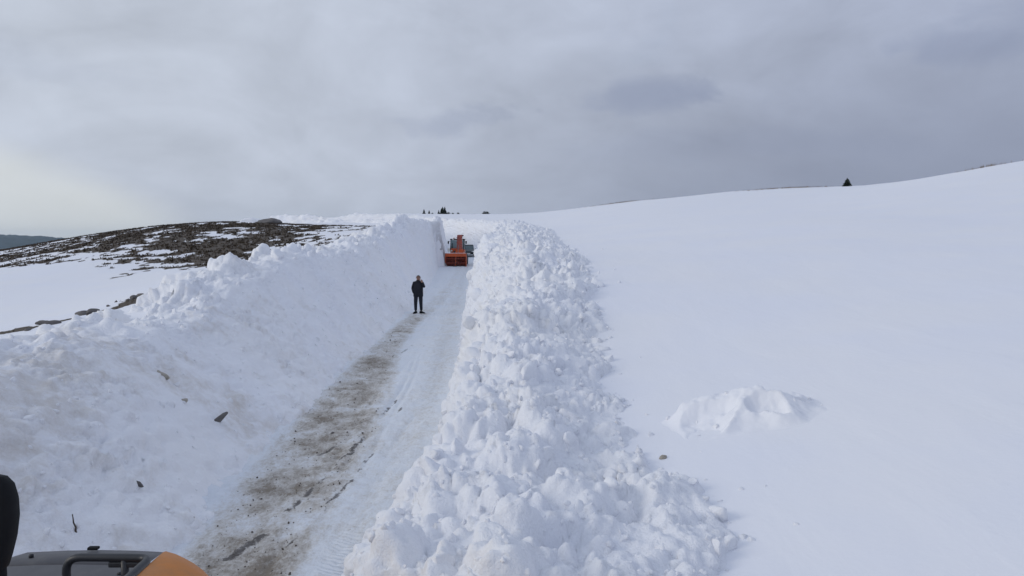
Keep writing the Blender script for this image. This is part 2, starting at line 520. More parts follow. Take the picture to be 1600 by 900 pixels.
for d, h in ((60, 4.6), (120, 7.7), (200, 11.9), (300, 13.5)): C(.1, d, h)
for d, h in ((130, 6.9), (230, 11.3), (330, 13)): C(.05, d, h)
for d, h in ((130, 6.5), (260, 12.0), (350, 13.2)): C(0, d, h)
for d, h in ((140, 6.5), (260, 11.95), (350, 12.9)): C(-.08, d, h)
for d, h in ((165, 7.6), (250, 11.7), (350, 13)): C(-.13, d, h)
for d, h in ((110, 5.0), (160, 7.2), (220, 9.6), (320, 11)): C(-.225, d, h)
for d, h in ((26, 2.4), (35, 2.3), (45, 2.2), (55, 2.4), (75, 4.1), (100, 5.75), (140, 6.0), (220, 6.0)): C(-.317, d, h)
for d, h in ((28, 1.7), (40, 1.55), (52, 1.9), (70, 3.35), (95, 4.85), (150, 4.0), (250, 2)): C(-.446, d, h)
for d, h in ((22, 1.3), (40, 1.3), (60, 2.1), (80, 2.9), (100, 3.45), (150, 2.0), (220, -1)): C(-.568, d, h)
for d, h in ((13, 1.35), (22, 1.1), (40, 1.15), (75, 1.55), (105, 1.9), (160, -1), (240, -6)): C(-.65, d, h)
for d, h in ((15, 1.0), (40, .6), (90, .3), (150, -5)): C(-.95, d, h)
for d, h in ((45, 2.9), (60, 3.1), (80, 4.2)): C(-.25, d, h)
for d, h in ((60, 3.9), (80, 4.7), (100, 5.4)): C(-.18, d, h)
CTRL = np.array(CTRL)

def warp(x, y):
    r = np.hypot(x, y) + 1e-6
    k = np.log1p(r / 12.0) / r
    return np.stack([x * k, y * k], 1)
_cw = warp(CTRL[:, 0], CTRL[:, 1])
_c = 0.35
def _phi(A, B):
    return np.sqrt(((A[:, None, :] - B[None]) ** 2).sum(2) + _c * _c)
_A = _phi(_cw, _cw)
n_ = len(CTRL)
_M = np.zeros((n_ + 3, n_ + 3))
_M[:n_, :n_] = _A - 0.004 * np.eye(n_)
_M[:n_, n_] = 1; _M[:n_, n_ + 1:] = _cw
_M[n_, :n_] = 1; _M[n_ + 1:, :n_] = _cw.T
_W = np.linalg.solve(_M, np.concatenate([CTRL[:, 2], [0, 0, 0]]))

def field_z(X, Y):
    X = np.asarray(X, float); Y = np.asarray(Y, float)
    r = np.hypot(X, Y)
    rc = np.minimum(r, 330.0)
    k = rc / (r + 1e-9)
    out = np.empty(len(X))
    for a in range(0, len(X), 30000):
        p = warp((X * k)[a:a + 30000], (Y * k)[a:a + 30000])
        out[a:a + 30000] = _phi(p, _cw) @ _W[:n_] + _W[n_] + p @ _W[n_ + 1:]
    u = np.clip((r - 300) / 900, 0, 1)
    u = u * u * (3 - 2 * u)
    out = out * (1 - u) + (-95) * u
    P = np.stack([X, Y, np.zeros_like(X)], 1)
    out += fbm(P, 9.0, 5, 2) * 0.15 * np.clip(r / 30, .2, 1) + fbm(P, 3.2, 6, 2) * .03 + fbm(P, 60.0, 9, 2) * 0.3 * np.clip((r - 60) / 200, 0, 1)
    return out

def zf(x, y): return float(field_z(np.array([x]), np.array([y]))[0])

# ---- where the heath is blown bare (in plan)
def poly_in(X, Y, poly):
    inside = np.zeros(len(X), bool)
    n = len(poly)
    for i in range(n):
        x1, y1 = poly[i]; x2, y2 = poly[(i + 1) % n]
        c = ((y1 > Y) != (y2 > Y)) & (X < (x2 - x1) * (Y - y1) / (y2 - y1 + 1e-12) + x1)
        inside ^= c
    return inside

def seg_d(X, Y, a, b):
    ax, ay = a; bx, by = b
    vx, vy = bx - ax, by - ay
    u = np.clip(((X - ax) * vx + (Y - ay) * vy) / (vx * vx + vy * vy + 1e-9), 0, 1)
    return np.hypot(X - ax - u * vx, Y - ay - u * vy)

HILL = [(-95, 112), (-72, 92), (-52, 74), (-40, 62), (-31, 53), (-26.0, 47), (-20, 42), (-15.0, 42), (-12.2, 42), (-11.4, 52), (-12.0, 64), (-15, 84), (-20, 108), (-30, 135), (-60, 140), (-100, 140)]
def heath_mask(X, Y):
    P = np.stack([X, Y, np.zeros_like(X)], 1)
    wx, wy = X + fbm(P, 14, 31, 3) * 3, Y + fbm(P, 14, 37, 3) * 5
    ins = poly_in(wx, wy, HILL)
    d = np.full(len(X), 1e9)
    for i in range(len(HILL)):
        d = np.minimum(d, seg_d(wx, wy, HILL[i], HILL[(i + 1) % len(HILL)]))
    m = np.where(ins, np.clip(0.42 + d / 14.0, 0, 1), np.clip(0.42 - d / 6.0, 0, 1))
    # thinner on the road side and where drifts lie across
    m *= np.clip(1.0 - 0.12 * np.clip((X + 26) / 10, 0, 1), 0, 1)
    # a low bare rib in front of the hill
    rib = [(-11.3, 18.2), (-10.7, 20), (-10.5, 22), (-10.6, 25)]
    dr = np.full(len(X), 1e9)
    for a, b in zip(rib[:-1], rib[1:]):
        dr = np.minimum(dr, seg_d(X + fbm(P, 3, 3, 2) * .5, Y, a, b))
    rb = np.clip(1 - dr / 0.7, 0, 1)
    # wind-scoured spots along the right-hand crest
    for (cx, cy, rx, ry, k) in ((54, 153.5, 7.5, 3.0, .50), (23, 167, 7, 3.5, .5), (-17, 236, 10, 5, .55), (66, 111, 4, 2, .45), (-70, 62, 10, 4, .5)):
        e = ((X - cx) / rx) ** 2 + ((Y - cy) / ry) ** 2
        m = np.maximum(m, k * np.clip(1.3 - e, 0, 1))
    # drifts lying in the lee of every hummock break it up
    Q2 = np.stack([X * .8, Y * .42, np.zeros_like(X)], 1)
    pat = fbm(Q2, 6.0, 141, 2) * .30 + fbm(Q2, 1.1, 143, 4, .75) * .75
    east = np.clip((X + 30) / 14, 0, 1) * (X < 0) * (Y < 150)
    bare = np.clip((m * .92 - .58 - .20 * east + pat * 1.7) / .22 + .5, 0, 1)
    bare = np.where(m > .02, bare, 0)
    return np.maximum(bare, np.where(rb > 0, np.clip((rb * .75 - .46 + fbm(P, 1.1, 151, 3, .7) * 1.3) / .16 + .5, 0, 1), 0))

# ---- terrain sheet, polar tessellation that thins out with distance
ang = np.concatenate([np.linspace(-42, 42, 400, endpoint=False), np.linspace(42, 318, 110, endpoint=False)])
rad = np.concatenate([[0.05], np.geomspace(0.8, 400, 380), np.geomspace(430, 5000, 40)])
AA, RR = np.meshgrid(np.radians(ang), rad, indexing='ij')
X = (np.sin(AA) * RR).ravel(); Y = (np.cos(AA) * RR).ravel()
Z = field_z(X, Y)
near = (np.hypot(X, Y) < 210)
idx = np.where(near)[0]
s_, t_ = to_road(X[idx], Y[idx])
hw, rz = half_w(s_), road_z(s_)
okl = (s_ > DS[0] + 0.1) & (s_ < 178)
Lr = rz + left_h(s_) * np.clip((-t_ - half_wl(s_)) / left_f(s_), 0, 1) - 0.55
Rr = rz + right_h(s_) * np.clip((t_ - half_wr(s_)) / (right_f(s_) + .3), 0, 1) - 0.55
lim = np.where(t_ < 0, Lr, Rr)
inside = okl & (t_ > -(half_wl(s_) + left_f(s_) + 1.2)) & (t_ < half_wr(s_) + right_w(s_) * 0.72)
Z[idx] = np.where(inside, np.minimum(Z[idx], lim), Z[idx])
me = grid_mesh('snowfield', np.stack([X, Y, Z], 1), len(ang), len(rad), M_FIELD, closed=True)
set_attr(me, 'heath', heath_mask(X, Y))
o = link('snowfield', me)
o['kind'] = 'structure'

# ------------------------------------------------------------------ far wooded ridge beyond the valley (left)
nu, nv = 420, 60
u = np.linspace(-1.25, -0.30, nu)
v = np.linspace(0, 1, nv)
UU, VV = np.meshgrid(u, v, indexing='ij')
D = 3300 + 900 * VV
hx = (UU * D).ravel(); hy = D.ravel()
crest = np.interp(UU.ravel(), [-1.25, -.9, -.70, -.65, -.60, -.565, -.5, -.3], [40, 36, 31, 27, 21, 9, -25, -70])
prof = np.sin(np.clip(VV.ravel() * 1.25, 0, 1) * math.pi / 2)
hz = -100 + (crest + 100) * prof * np.where(VV.ravel() > .8, 1 - (VV.ravel() - .8) * 1.2, 1)
P = np.stack([hx, hy, np.zeros_like(hx)], 1)
hz += fbm(P, 220, 51, 3) * 6
hz += np.abs(vnoise(P, 16, 52)) * 9 * (prof > .1)
me = grid_mesh('wooded_hill', np.stack([hx, hy, hz], 1), nu, nv, M_FOREST, smooth=False)
o = link('hill', me)
o['kind'] = 'structure'

# ------------------------------------------------------------------ the ploughed road
s = [-13.0]
while s[-1] < 196:
    s.append(s[-1] + max(0.035, min(0.5, abs(s[-1]) * 0.005)))
s = np.array(s)
nv = 120
k = np.linspace(-1, 1, nv)
px, py, nx, ny = path_at(s)
hwl, hwr = half_wl(s) + .55, half_wr(s) + .55
T_ = np.where(k[None, :] < 0, k[None, :] * hwl[:, None], k[None, :] * hwr[:, None])
RX = (px[:, None] + nx[:, None] * T_).ravel()
RY = (py[:, None] + ny[:, None] * T_).ravel()
SS = np.repeat(s, nv); TT = T_.ravel()
P = np.stack([RX, RY, np.zeros_like(RX)], 1)
lane = np.stack([TT * 3.0, SS * 0.35, np.zeros_like(SS)], 1)
rut_prof = np.zeros_like(TT)
def wheel(c, wd, dep, wob, seed):
    w_ = c + wob * vnoise(np.stack([SS * 0.12, np.zeros_like(SS), np.zeros_like(SS)], 1), 1.0, seed)
    return -dep * np.exp(-((TT - w_) / wd) ** 2)
rut_prof += wheel(-0.62, 0.20, .030, .10, 3) + wheel(0.62, 0.24, .022, .12, 4) + (wheel(-0.05, .045, .04, .16, 5) + wheel(0.22, .045, .03, .2, 6) + wheel(-.25, .05, .034, .2, 7) + wheel(.55, .05, .02, .3, 8)) * np.clip(.6 + fbm(np.stack([TT, SS * .5, 0 * SS], 1), .8, 77, 2) * 1.6, 0, 1.2)
RZ = road_z(SS) + fbm(P, .22, 69, 3, .65) * .034 + rut_prof + fbm(lane, 0.9, 61, 4, .6) * 0.028 + fbm(P, 0.10, 62, 2) * 0.010 + fbm(P, 1.6, 63, 2) * 0.02
# crumbs of snow along both feet of the banks
foot = np.clip((np.abs(TT) - (np.where(TT < 0, hwl.repeat(nv), hwr.repeat(nv)) - 0.80)) / 0.5, 0, 1)
RZ += foot * (0.02 + clods(P, 0.16, 64) * 0.55)
me = grid_mesh('road', np.stack([RX, RY, RZ], 1), len(s), nv, M_ROAD)
set_attr(me, 'rs', SS); set_attr(me, 'rt', TT)
# gravel shows through mostly on the left-hand half, as far as the bend
wl = np.interp(SS, [0, 8, 10, 13, 17, 24, 30, 37, 60, 120], [.7, .70, .82, .95, .85, .58, .50, .55, .50, .4])
cl = np.interp(SS, [0, 8, 10, 13, 17, 24, 30, 37, 44, 60, 90], [-.4, -.42, -.52, -.62, -.92, -1.15, -1.05, -.75, -.3, .0, 0])
st = np.interp(SS, [0, 8, 16, 22, 24, 30, 34, 40, 60, 80, 130, 190], [1.0, 1.0, .95, .9, .72, .8, .7, .42, .30, .22, .30, .5])
dirt = st * np.clip(1.15 - (np.abs(TT - cl) / wl) ** 2, 0, 1) ** .8
dirt *= np.clip(.87 + fbm(P, 1.3, 65, 3) * .42 + fbm(P, .35, 70, 3) * .42, .1, 1.2)
dirt = np.maximum(dirt, .22 * np.clip(1 - (np.abs(TT - .7) / .6) ** 2, 0, 1))
dirt = np.maximum(dirt, .9 * np.clip(1 - ((SS - 131) / 7) ** 2, 0, 1))
set_attr(me, 'dirt', dirt * np.where(foot > .5, .5, 1))
rut = np.zeros_like(TT)
for (xa, ya, xb, yb, wd, kk) in ((-2.62, 15.2, -2.48, 16.9, .045, 1.0), (-2.66, 11.6, -2.60, 13.6, .035, .95), (-2.80, 9.7, -2.68, 11.3, .045, 1.0),
                                 (-2.28, 15.4, -2.18, 16.8, .04, .8), (-2.35, 9.6, -2.22, 12.5, .03, .85), (-2.55, 8.6, -2.36, 9.6, .03, .7),
                                 (-3.08, 8.3, -2.86, 8.9, .07, 1.0), (-3.1, 12.4, -2.92, 12.9, .06, .8), (-2.95, 14.3, -2.80, 14.6, .07, .8),
                                 (-1.9, 9.1, -1.62, 9.2, .03, .7), (-3.0, 25, -2.7, 25.6, .06, .6), (-2.5, 28.2, -2.1, 28.4, .05, .6), (-3.4, 23.5, -3.2, 25.5, .08, .7)):
    rut = np.maximum(rut, kk * np.exp(-(seg_d(RX + fbm(P, .5, 67, 2) * .07, RY, (xa, ya), (xb, yb)) / (wd * 1.1)) ** 2) * np.clip(.80 + fbm(P, .30, 68, 3, .7) * 1.3, 0, 1.1))
set_attr(me, 'rut', rut)
tread = np.exp(-((TT - .70) / .32) ** 2) + .6 * np.exp(-((TT + .75) / .3) ** 2)
tread *= np.clip(fbm(P, 2.5, 66, 2) * 1.6 + .55, 0, 1)
set_attr(me, 'tread', tread)
o = link('road', me)
o['kind'] = 'structure'
ROADP = np.stack([RX, RY, RZ], 1); ROADD = dirt

# ------------------------------------------------------------------ snow banks
def smooth_cols(A, it):
    for _ in range(it):
        B = A.copy()
        B[:, 1:-1] = (A[:, :-2] + 2 * A[:, 1:-1] + A[:, 2:]) / 4
        A = B
    return A

def bank(side, s, nv):
    n = len(s)
    px, py, nx, ny = path_at(s)
    hw, rz = (half_wr(s) if side > 0 else half_wl(s)), road_z(s)
    one = np.ones(n)
    wob = vnoise(np.stack([s, one * 3, one * side], 1), 3.5, 71) * .16 + vnoise(np.stack([s, one * 3, one * side], 1), 11, 72) * .22
    wob = wob * (1 - .8 * np.exp(-((s - 92) / 10) ** 4))
    hv = 1 + vnoise(np.stack([s, one, one * side], 1), 2.4, 73) * .085 + vnoise(np.stack([s, one, one * side], 1), 7.0, 74) * .07
    if side < 0:
        hv = 1 + (hv - 1) * 1.5
    if side > 0:
        H, F, W = right_h(s) * hv, right_f(s), right_w(s)
        edge_x = px + nx * (hw + W); edge_y = py + ny * (hw + W)
        ze = field_z(edge_x, edge_y)
        ze2 = field_z(edge_x + nx * .7, edge_y + ny * .7)
        zt = rz + H
        bulge = np.where(s < 14, .10, .25)
        prof_t = [hw - .25, hw + .0 + wob * .5, hw + F * .35 + wob, hw + F * .75 + wob, hw + F * 1.15 + wob, hw + W * .5, hw + W * .8, hw + W, hw + W + .7]
        prof_z = [rz - .25, rz + .02, rz + H * .42, rz + H * .82, zt, np.maximum(zt, ze + .2) + bulge, np.maximum(ze * .6 + zt * .4, ze + .12) + bulge * .6, ze + .06, ze2 - .5]
    else:
        H, F = left_h(s) * hv, left_f(s)
        W = F + 2.0
        edge_x = px - nx * (hw + W); edge_y = py - ny * (hw + W)
        ze = field_z(edge_x, edge_y)
        ze2 = field_z(edge_x - nx * .8, edge_y - ny * .8)
        zt = rz + H
        # a bite the blower has just taken out of the wall
        bite = 0.0
        prof_t = [-(hw - .3), -(hw + .02 + wob * .4 + bite), -(hw + F * .30 + wob * .6 + bite), -(hw + F * .55 + wob * .8 + bite), -(hw + F * .82 + wob + bite), -(hw + F * 1.06 + wob), -(hw + F + .7), -(hw + F + 1.3), -(hw + W), -(hw + W + .8)]
        prof_z = [rz - .25, rz + .02, rz + H * .30, rz + H * .60, rz + H * .90, zt, zt + .05, np.maximum(zt * .45 + ze * .55, ze), ze + .04, ze2 - .5]
    pt = np.stack([np.broadcast_to(a, (n,)) for a in prof_t], 1)
    pz = np.stack([np.broadcast_to(a, (n,)) for a in prof_z], 1)
    arc = np.concatenate([np.zeros((n, 1)), np.cumsum(np.hypot(np.diff(pt, axis=1), np.diff(pz, axis=1)), axis=1)], 1)
    frac = arc / arc[:, -1:]
    q = np.linspace(0, 1, nv)
    t = np.stack([np.interp(q, frac[i], pt[i]) for i in range(n)])
    z = np.stack([np.interp(q, frac[i], pz[i]) for i in range(n)])
    t, z = smooth_cols(t, 60), smooth_cols(z, 60)
    V = np.stack([px[:, None] + nx[:, None] * t, py[:, None] + ny[:, None] * t, z], 2)
    # normals of the undisplaced sheet
    du = np.gradient(V, axis=0); dv = np.gradient(V, axis=1)
    N = np.cross(du, dv)
    N /= np.linalg.norm(N, axis=2, keepdims=True) + 1e-9
    if side < 0:
        N = -N
    if N[n // 4, nv // 2, 2] < 0:
        N = -N
    return V.reshape(-1, 3), N.reshape(-1, 3), np.repeat(s, nv), np.tile(q, n), t.ravel()

def stations(a, b, k, lo):
    s = [a]
    while s[-1] < b:
        s.append(s[-1] + max(lo, min(.45, abs(s[-1]) * k)))
    return np.array(s)

# --- right-hand heap of blown clods
sr = stations(-6, 179, .0052, .026)
NV = 270
V, N, SSr, Q, Tt = bank(1, sr, NV)
Pw = V + np.stack([fbm(V, .5, 81, 2), fbm(V, .5, 82, 2), fbm(V, .5, 83, 2)], 1) * .10
amp = np.clip(Q / .08, 0, 1) * np.clip((1 - Q) / .05, 0, 1) * (.35 + .65 * np.clip((1 - Q) / .30, 0, 1))
top = np.clip((Q - .22) / .18, 0, 1)                    # face is scraped, crown is loose clods
patchy = np.clip(.65 + fbm(V, 1.7, 84, 2) * .9, .15, 1.3)
d = (clods(Pw, .95, 1, .75) - .26) * (.12 + .24 * top) * patchy
d += (clods(Pw, .42, 2, .7) - .12) * (.26 + .42 * top) * np.clip(.7 + fbm(V, 1.1, 85, 2) * 1.1, .1, 1.4)
d += (clods(Pw, .20, 3, .7) - .05) * (.46 + .40 * top) * np.clip(.75 + fbm(V, .8, 86, 2) * 1.2, .15, 1.4)
d += (clods(Pw, .10, 4, .6) - .02) * 1.05 * np.clip(.6 + fbm(V, .6, 87, 2) * 1.4, 0, 1.2) * (SSr < 40)
d += fbm(V, .5, 88, 4, .6) * .075
VR = V + N * (d * amp)[:, None]
VR[:, 2] += (d * amp * .12 * top)
me = grid_mesh('right_bank', VR, len(sr), NV, M_BANK)
low = np.clip(1 - (Q - .05) / .25, 0, 1)
dirt = .10 + .30 * low * np.clip(fbm(V, 3.0, 91, 2) + .4, 0, 1) + .40 * np.exp(-((SSr - 86) / 4) ** 2) * np.exp(-((Q - .3) / .12) ** 2)
set_attr(me, 'dirt', dirt * .5)
bank_r = link('snow_bank', me)
tag(bank_r, 'heap of loose white snow clods bordering the smooth rising snowfield', 'snow bank', 'snow banks along the cleared road')

# --- left-hand cut bank
sl = stations(-6, 179, .0056, .030)
NL = 250
V, N, SSl, Q, Tt = bank(-1, sl, NL)
Pw = V + np.stack([fbm(V, .6, 101, 2), fbm(V, .6, 102, 2), fbm(V, .6, 103, 2)], 1) * .12
amp = np.clip(Q / .05, 0, 1) * np.clip((1 - Q) / .06, 0, 1)
cr = np.clip((Q - .50) / .14, 0, 1)                    # crest carries lumps, the face is pared smooth
d = (clods(Pw, 1.2, 11, .8) - .4) * (.08 + .40 * cr)
d += (clods(Pw, .50, 12, .7) - .15) * (.14 + .58 * cr) * np.clip(.6 + fbm(V, 1.6, 104, 2) * 1.2, .05, 1.4)
d += (clods(Pw, .22, 13, .6) - .05) * (.55 + .45 * cr) * np.clip(.45 + fbm(V, 1.0, 105, 2) * 1.4, 0, 1.3)
d += (clods(Pw, .10, 14, .6) - .02) * .85 * np.clip(.35 + fbm(V, .8, 106, 2) * 1.5, 0, 1.2) * (SSl < 40)
d += fbm(V, 1.3, 107, 4, .6) * .15 + fbm(V * np.array([1, .5, 1]), .30, 108, 3) * .045
VL = V + N * (d * amp)[:, None]
VL[:, 2] += d * amp * .15 * cr
me = grid_mesh('left_bank', VL, len(sl), NL, M_BANK)
nearw = np.clip(1 - (SSl - 8) / 14, 0, 1)
dirt = .14 + .55 * nearw * np.clip(.5 + fbm(V, 2.2, 109, 3) * 1.3, 0, 1) + .35 * np.clip(1 - Q / .18, 0, 1) * np.clip(.4 + fbm(V, 3, 110, 2), 0, 1)
grey_band = np.exp(-((SSl - 97.3) / 1.6) ** 2) * np.clip(1.3 - Q / .6, 0, 1)  # greyer band up the wall face abreast of the blower, fading towards the crest
set_attr(me, 'dirt', np.clip(dirt, 0, 1.2))
set_attr(me, 'grey_band', grey_band)
bank_l = link('snow_bank', me)
tag(bank_l, 'tall pared snow wall stained with earth below the bare brown hill', 'snow bank', 'snow banks along the cleared road')

# ------------------------------------------------------------------ loose lumps
def lump_mesh(name, seed, m, sub=3, flat=.75, noise_amp=.16):
    bm = bmesh.new()
    bmesh.ops.create_icosphere(bm, subdivisions=sub, radius=1)
    P = np.array([v.co[:] for v in bm.verts])
    r = np.random.default_rng(seed)
    P *= np.array([1, r.uniform(.65, 1), r.uniform(.55, .85)])
    for _ in range(6):                                   # broken flat faces
        n = r.normal(size=3); n /= np.linalg.norm(n)
        c = r.uniform(.5, .85) * flat
        dd = P @ n - c
        P -= np.outer(np.clip(dd, 0, None) * .82, n)
    P *= (1 + fbm(P + seed * 3.1, .8, seed, 3) * noise_amp)[:, None]
    P += np.stack([fbm(P + seed, .35, seed + k, 2) for k in range(3)], 1) * .06
    for v, p in zip(bm.verts, P):
        v.co = p
    for f in bm.faces:
        f.smooth = True
    me = bpy.data.meshes.new(name)
    bm.to_mesh(me); bm.free()
    me.materials.append(m)
    return me

LUMPS = [lump_mesh('snow_lump_%d' % i, 200 + i, M_BANK, flat=.62, noise_amp=.30) for i in range(14)]
for me in LUMPS:
    set_attr(me, 'dirt', np.full(len(me.vertices), .08))
SMALL = [lump_mesh('snow_crumb_%d' % i, 300 + i, M_BANK, sub=2, flat=.6, noise_amp=.3) for i in range(8)]

def mesh_np(me):
    P = np.empty(len(me.vertices) * 3, np.float32); me.vertices.foreach_get('co', P)
    me.calc_loop_triangles()
    F = np.empty(len(me.loop_triangles) * 3, np.int32); me.loop_triangles.foreach_get('vertices', F)
    return P.reshape(-1, 3), F.reshape(-1, 3)

def rand_rot(r):
    return np.array(Euler((r.uniform(0, 6.28), r.uniform(0, 6.28), r.uniform(0, 6.28))).to_matrix())

def scatter(bank_obj, Vb, Sv, Qv, rows, cols, n_big, n_small, qlo, qhi, smax, seed):
    r = np.random.default_rng(seed)
    sel = np.where((Sv > 3.0) & (Sv < 60) & (Qv > qlo) & (Qv < qhi))[0]
    # stations are denser near by, so a uniform pick favours what shows largest; even it out a little
    wgt = np.clip(Sv[sel], 3, 60) ** 0.35
    pick = r.choice(sel, n_big, p=wgt / wgt.sum(), replace=False)
    for i in pick:
        sc = float(np.clip(r.lognormal(math.log(.105), .42), .05, .26)) * (1 + .010 * Sv[i])
        o = link('snow_lump', LUMPS[r.integers(len(LUMPS))], bank_obj, Vb[i] + np.array([0, 0, sc * r.uniform(-.45, .0)]),
                 tuple(r.uniform(0, 6.28, 3)), (sc * r.uniform(.8, 1.3), sc, sc * r.uniform(.7, 1.0)))
    sel = np.where((Sv > 2.5) & (Sv < 45) & (Qv > .02) & (Qv < qhi))[0]
    pick = r.choice(sel, n_small)
    base = [mesh_np(m) for m in SMALL]
    VV, FF, off = [], [], 0
    for i in pick:
        p, f = base[r.integers(len(base))]
        sc = float(np.clip(r.lognormal(math.log(.026), .5), .010, .08)) * (1 + .03 * Sv[i])
        VV.append((p * sc) @ rand_rot(r).T + Vb[i] - np.array([0, 0, sc * .1])); FF.append(f + off); off += len(p)
    if bank_obj is bank_r:
        for _ in range(170):
            ss_ = r.uniform(4, 40)
            a_, b_, c_, d_ = [float(v_[0]) for v_ in path_at(np.array([ss_]))]
            off_ = float(half_wr(ss_) + right_w(ss_)) - .2 + r.exponential(.35)
            x_, y_ = a_ + c_ * off_, b_ + d_ * off_
            p, f = base[r.integers(len(base))]
            sc = float(np.clip(r.lognormal(math.log(.020), .55), .008, .07)) * (1 + .03 * ss_)
            VV.append((p * sc) @ rand_rot(r).T + np.array([x_, y_, zf(x_, y_) - sc * .2])); FF.append(f + off); off += len(p)
    me = raw_mesh(bpy.data.meshes.new('snow_crumbs'), np.concatenate(VV), np.concatenate(FF), M_BANK)
    set_attr(me, 'dirt', np.full(len(me.vertices), .1))
    o = link('snow_crumbs', me, bank_obj)
    o['kind'] = 'stuff'

scatter(bank_r, VR, SSr, np.tile(np.linspace(0, 1, NV), len(sr)), len(sr), NV, 290, 2600, .25, .90, .3, 1)
scatter(bank_l, VL, SSl, np.tile(np.linspace(0, 1, NL), len(sl)), len(sl), NL, 110, 900, .50, .72, .3, 2)

# ------------------------------------------------------------------ a broken drift on the smooth field
def drift():
    cx, cy = 2.62, 9.3
    n = 130
    gx = np.linspace(-1.2, 1.35, n); gy = np.linspace(-.95, .95, n)
    GX, GY = np.meshgrid(gx, gy, indexing='ij')
    x, y = GX.ravel(), GY.ravel()
    P = np.stack([x + 40, y + 40, np.zeros_like(x)], 1)
    wx = x + fbm(P, .5, 121, 3, .5) * .18
    wy = y + fbm(P, .5, 122, 3, .5) * .18
    e = np.clip(1 - ((wx - .10) / .95) ** 2 - (wy / .7) ** 2, 0, 1)
    h = .27 * e ** 1.5
    # wind-hollowed bays with sharp lips on the near side
    for (ax, ay, rx, ry, dp) in ((-.30, -.26, .32, .24, .17), (.30, -.24, .17, .16, .12), (.72, -.12, .08, .03, .08)):
        q = ((wx - ax) / rx) ** 2 + ((wy - ay) / ry) ** 2
        h -= dp * np.clip(1.15 - q, 0, 1) ** .9
    h += (clods(P + np.array([0, 0, .3]), .34, 123, .8) + clods(P + np.array([0, 0, .3]), .14, 124, .7) * .8) * .24 * np.clip(e * 1.5, 0, 1) * np.clip((wy + .35) / .2, 0, 1)
    h += fbm(P, .30, 125, 4, .65) * .06 * np.clip(e * 2, 0, 1)
    h = np.maximum(h, -.02) * np.clip(e * 1.7, 0, 1)
    rim = np.maximum(np.abs(x - .075) / 1.275, np.abs(y) / .95)
    z = field_z(x + cx, y + cy) - .006 + h * 1.05 + .012 * np.clip(e * 2.5, 0, 1) - np.clip((rim - .80) / .2, 0, 1) ** 2 * .10
    me = grid_mesh('broken_drift', np.stack([x, y, z - zf(cx, cy)], 1), n, n, M_FIELD)
    o = link('snow_drift', me, None, (cx, cy, zf(cx, cy)))
    r = np.random.default_rng(44)
    V_ = np.stack([x, y, z - zf(cx, cy)], 1)
    for i in r.choice(np.where((e > .12) & (y > -.45))[0], 13):
        sc = float(np.clip(r.lognormal(math.log(.045), .5), .02, .10))
        link('snow_lump', LUMPS[r.integers(len(LUMPS))], o, V_[i] - np.array([0, 0, sc * .3]), tuple(r.uniform(0, 6.28, 3)), (sc * 1.2, sc, sc * .8))
    tag(o, 'small broken snow mound with hollows standing alone on the smooth snowfield', 'snow mound')
drift()

# ------------------------------------------------------------------ stones, clods and stems
from mathutils.bvhtree import BVHTree
def ray(obj_list, x, y):
    best = None
    for o in obj_list:
        ok, loc, nrm, _ = o.ray_cast(Vector((x, y, 40)), Vector((0, 0, -1)))
        if ok and (best is None or loc.z > best.z):
            best = loc
    return best
bpy.context.view_layer.update()
road_o = bpy.data.objects['road']
GROUND = [bank_r, bank_l, road_o, bpy.data.objects['snowfield']]

def put_rock(x, y, sc, seed, m, label, cat='rock', name='rock', rot=(0, 0, 0), sink=.25, group=None):
    me = lump_mesh('stone_%d' % seed, seed, m, sub=3, flat=.7, noise_amp=.3)
    p = ray(GROUND, x, y)
    mx = sc if hasattr(sc, '__len__') else (sc,) * 3
    o = link(name, me, None, (x, y, p.z + min(mx) * (1 - 2 * sink) * .4), rot, mx)
    return tag(o, label, cat, group)

put_rock(-4.72, 12.49, (.26, .075, .07), 403, M_ROCK, 'long dark grey stone lying aslant on the snow wall', rot=(.2, -.55, .35))
put_rock(-5.73, 12.75, (.19, .09, .08), 402, M_CLOD, 'brown earthy clod stuck high in the snow wall', 'clod', 'earth_clod', rot=(.2, .3, -.4))
put_rock(-5.16, 12.27, (.08, .07, .06), 403, M_CLOD, 'small brown earthy clod beside a larger one in the snow wall', 'clod', 'earth_clod')
put_rock(-4.47, 9.28, (.09, .045, .04), 404, M_ROCK, 'thumb-sized dark stone low on the snow wall above the loader', rot=(.1, .3, -.5))
put_rock(-3.2, 13.89, (.05, .04, .035), 405, M_ROCK, 'reddish dark stone in the brown wheel track on the road')
put_rock(-.75, 7.09, (.03, .03, .025), 406, M_CLOD, 'small brown pebble of earth resting on the loose clods', 'clod', 'earth_clod')
put_rock(1.62, 8.3, (.07, .05, .04), 407, M_CLOD, 'greyish clod between the loose clods and the lone mound', 'clod', 'earth_clod')

rr0 = np.random.default_rng(77)
for i in range(13):
    x_, y_ = -11.3 + .62 * (i / 12) ** .5 + rr0.normal(0, .16), 18.3 + 6.2 * i / 12 + rr0.normal(0, .25)
    sc_ = float(rr0.uniform(.06, .16))
    put_rock(x_, y_, (sc_ * 1.6, sc_, sc_ * .8), 430 + i % 4, M_ROCK, 'dark stone half buried along the bare rib behind the snow wall', rot=(0, 0, rr0.uniform(0, 6)), sink=.3, group='stones along the bare rib')

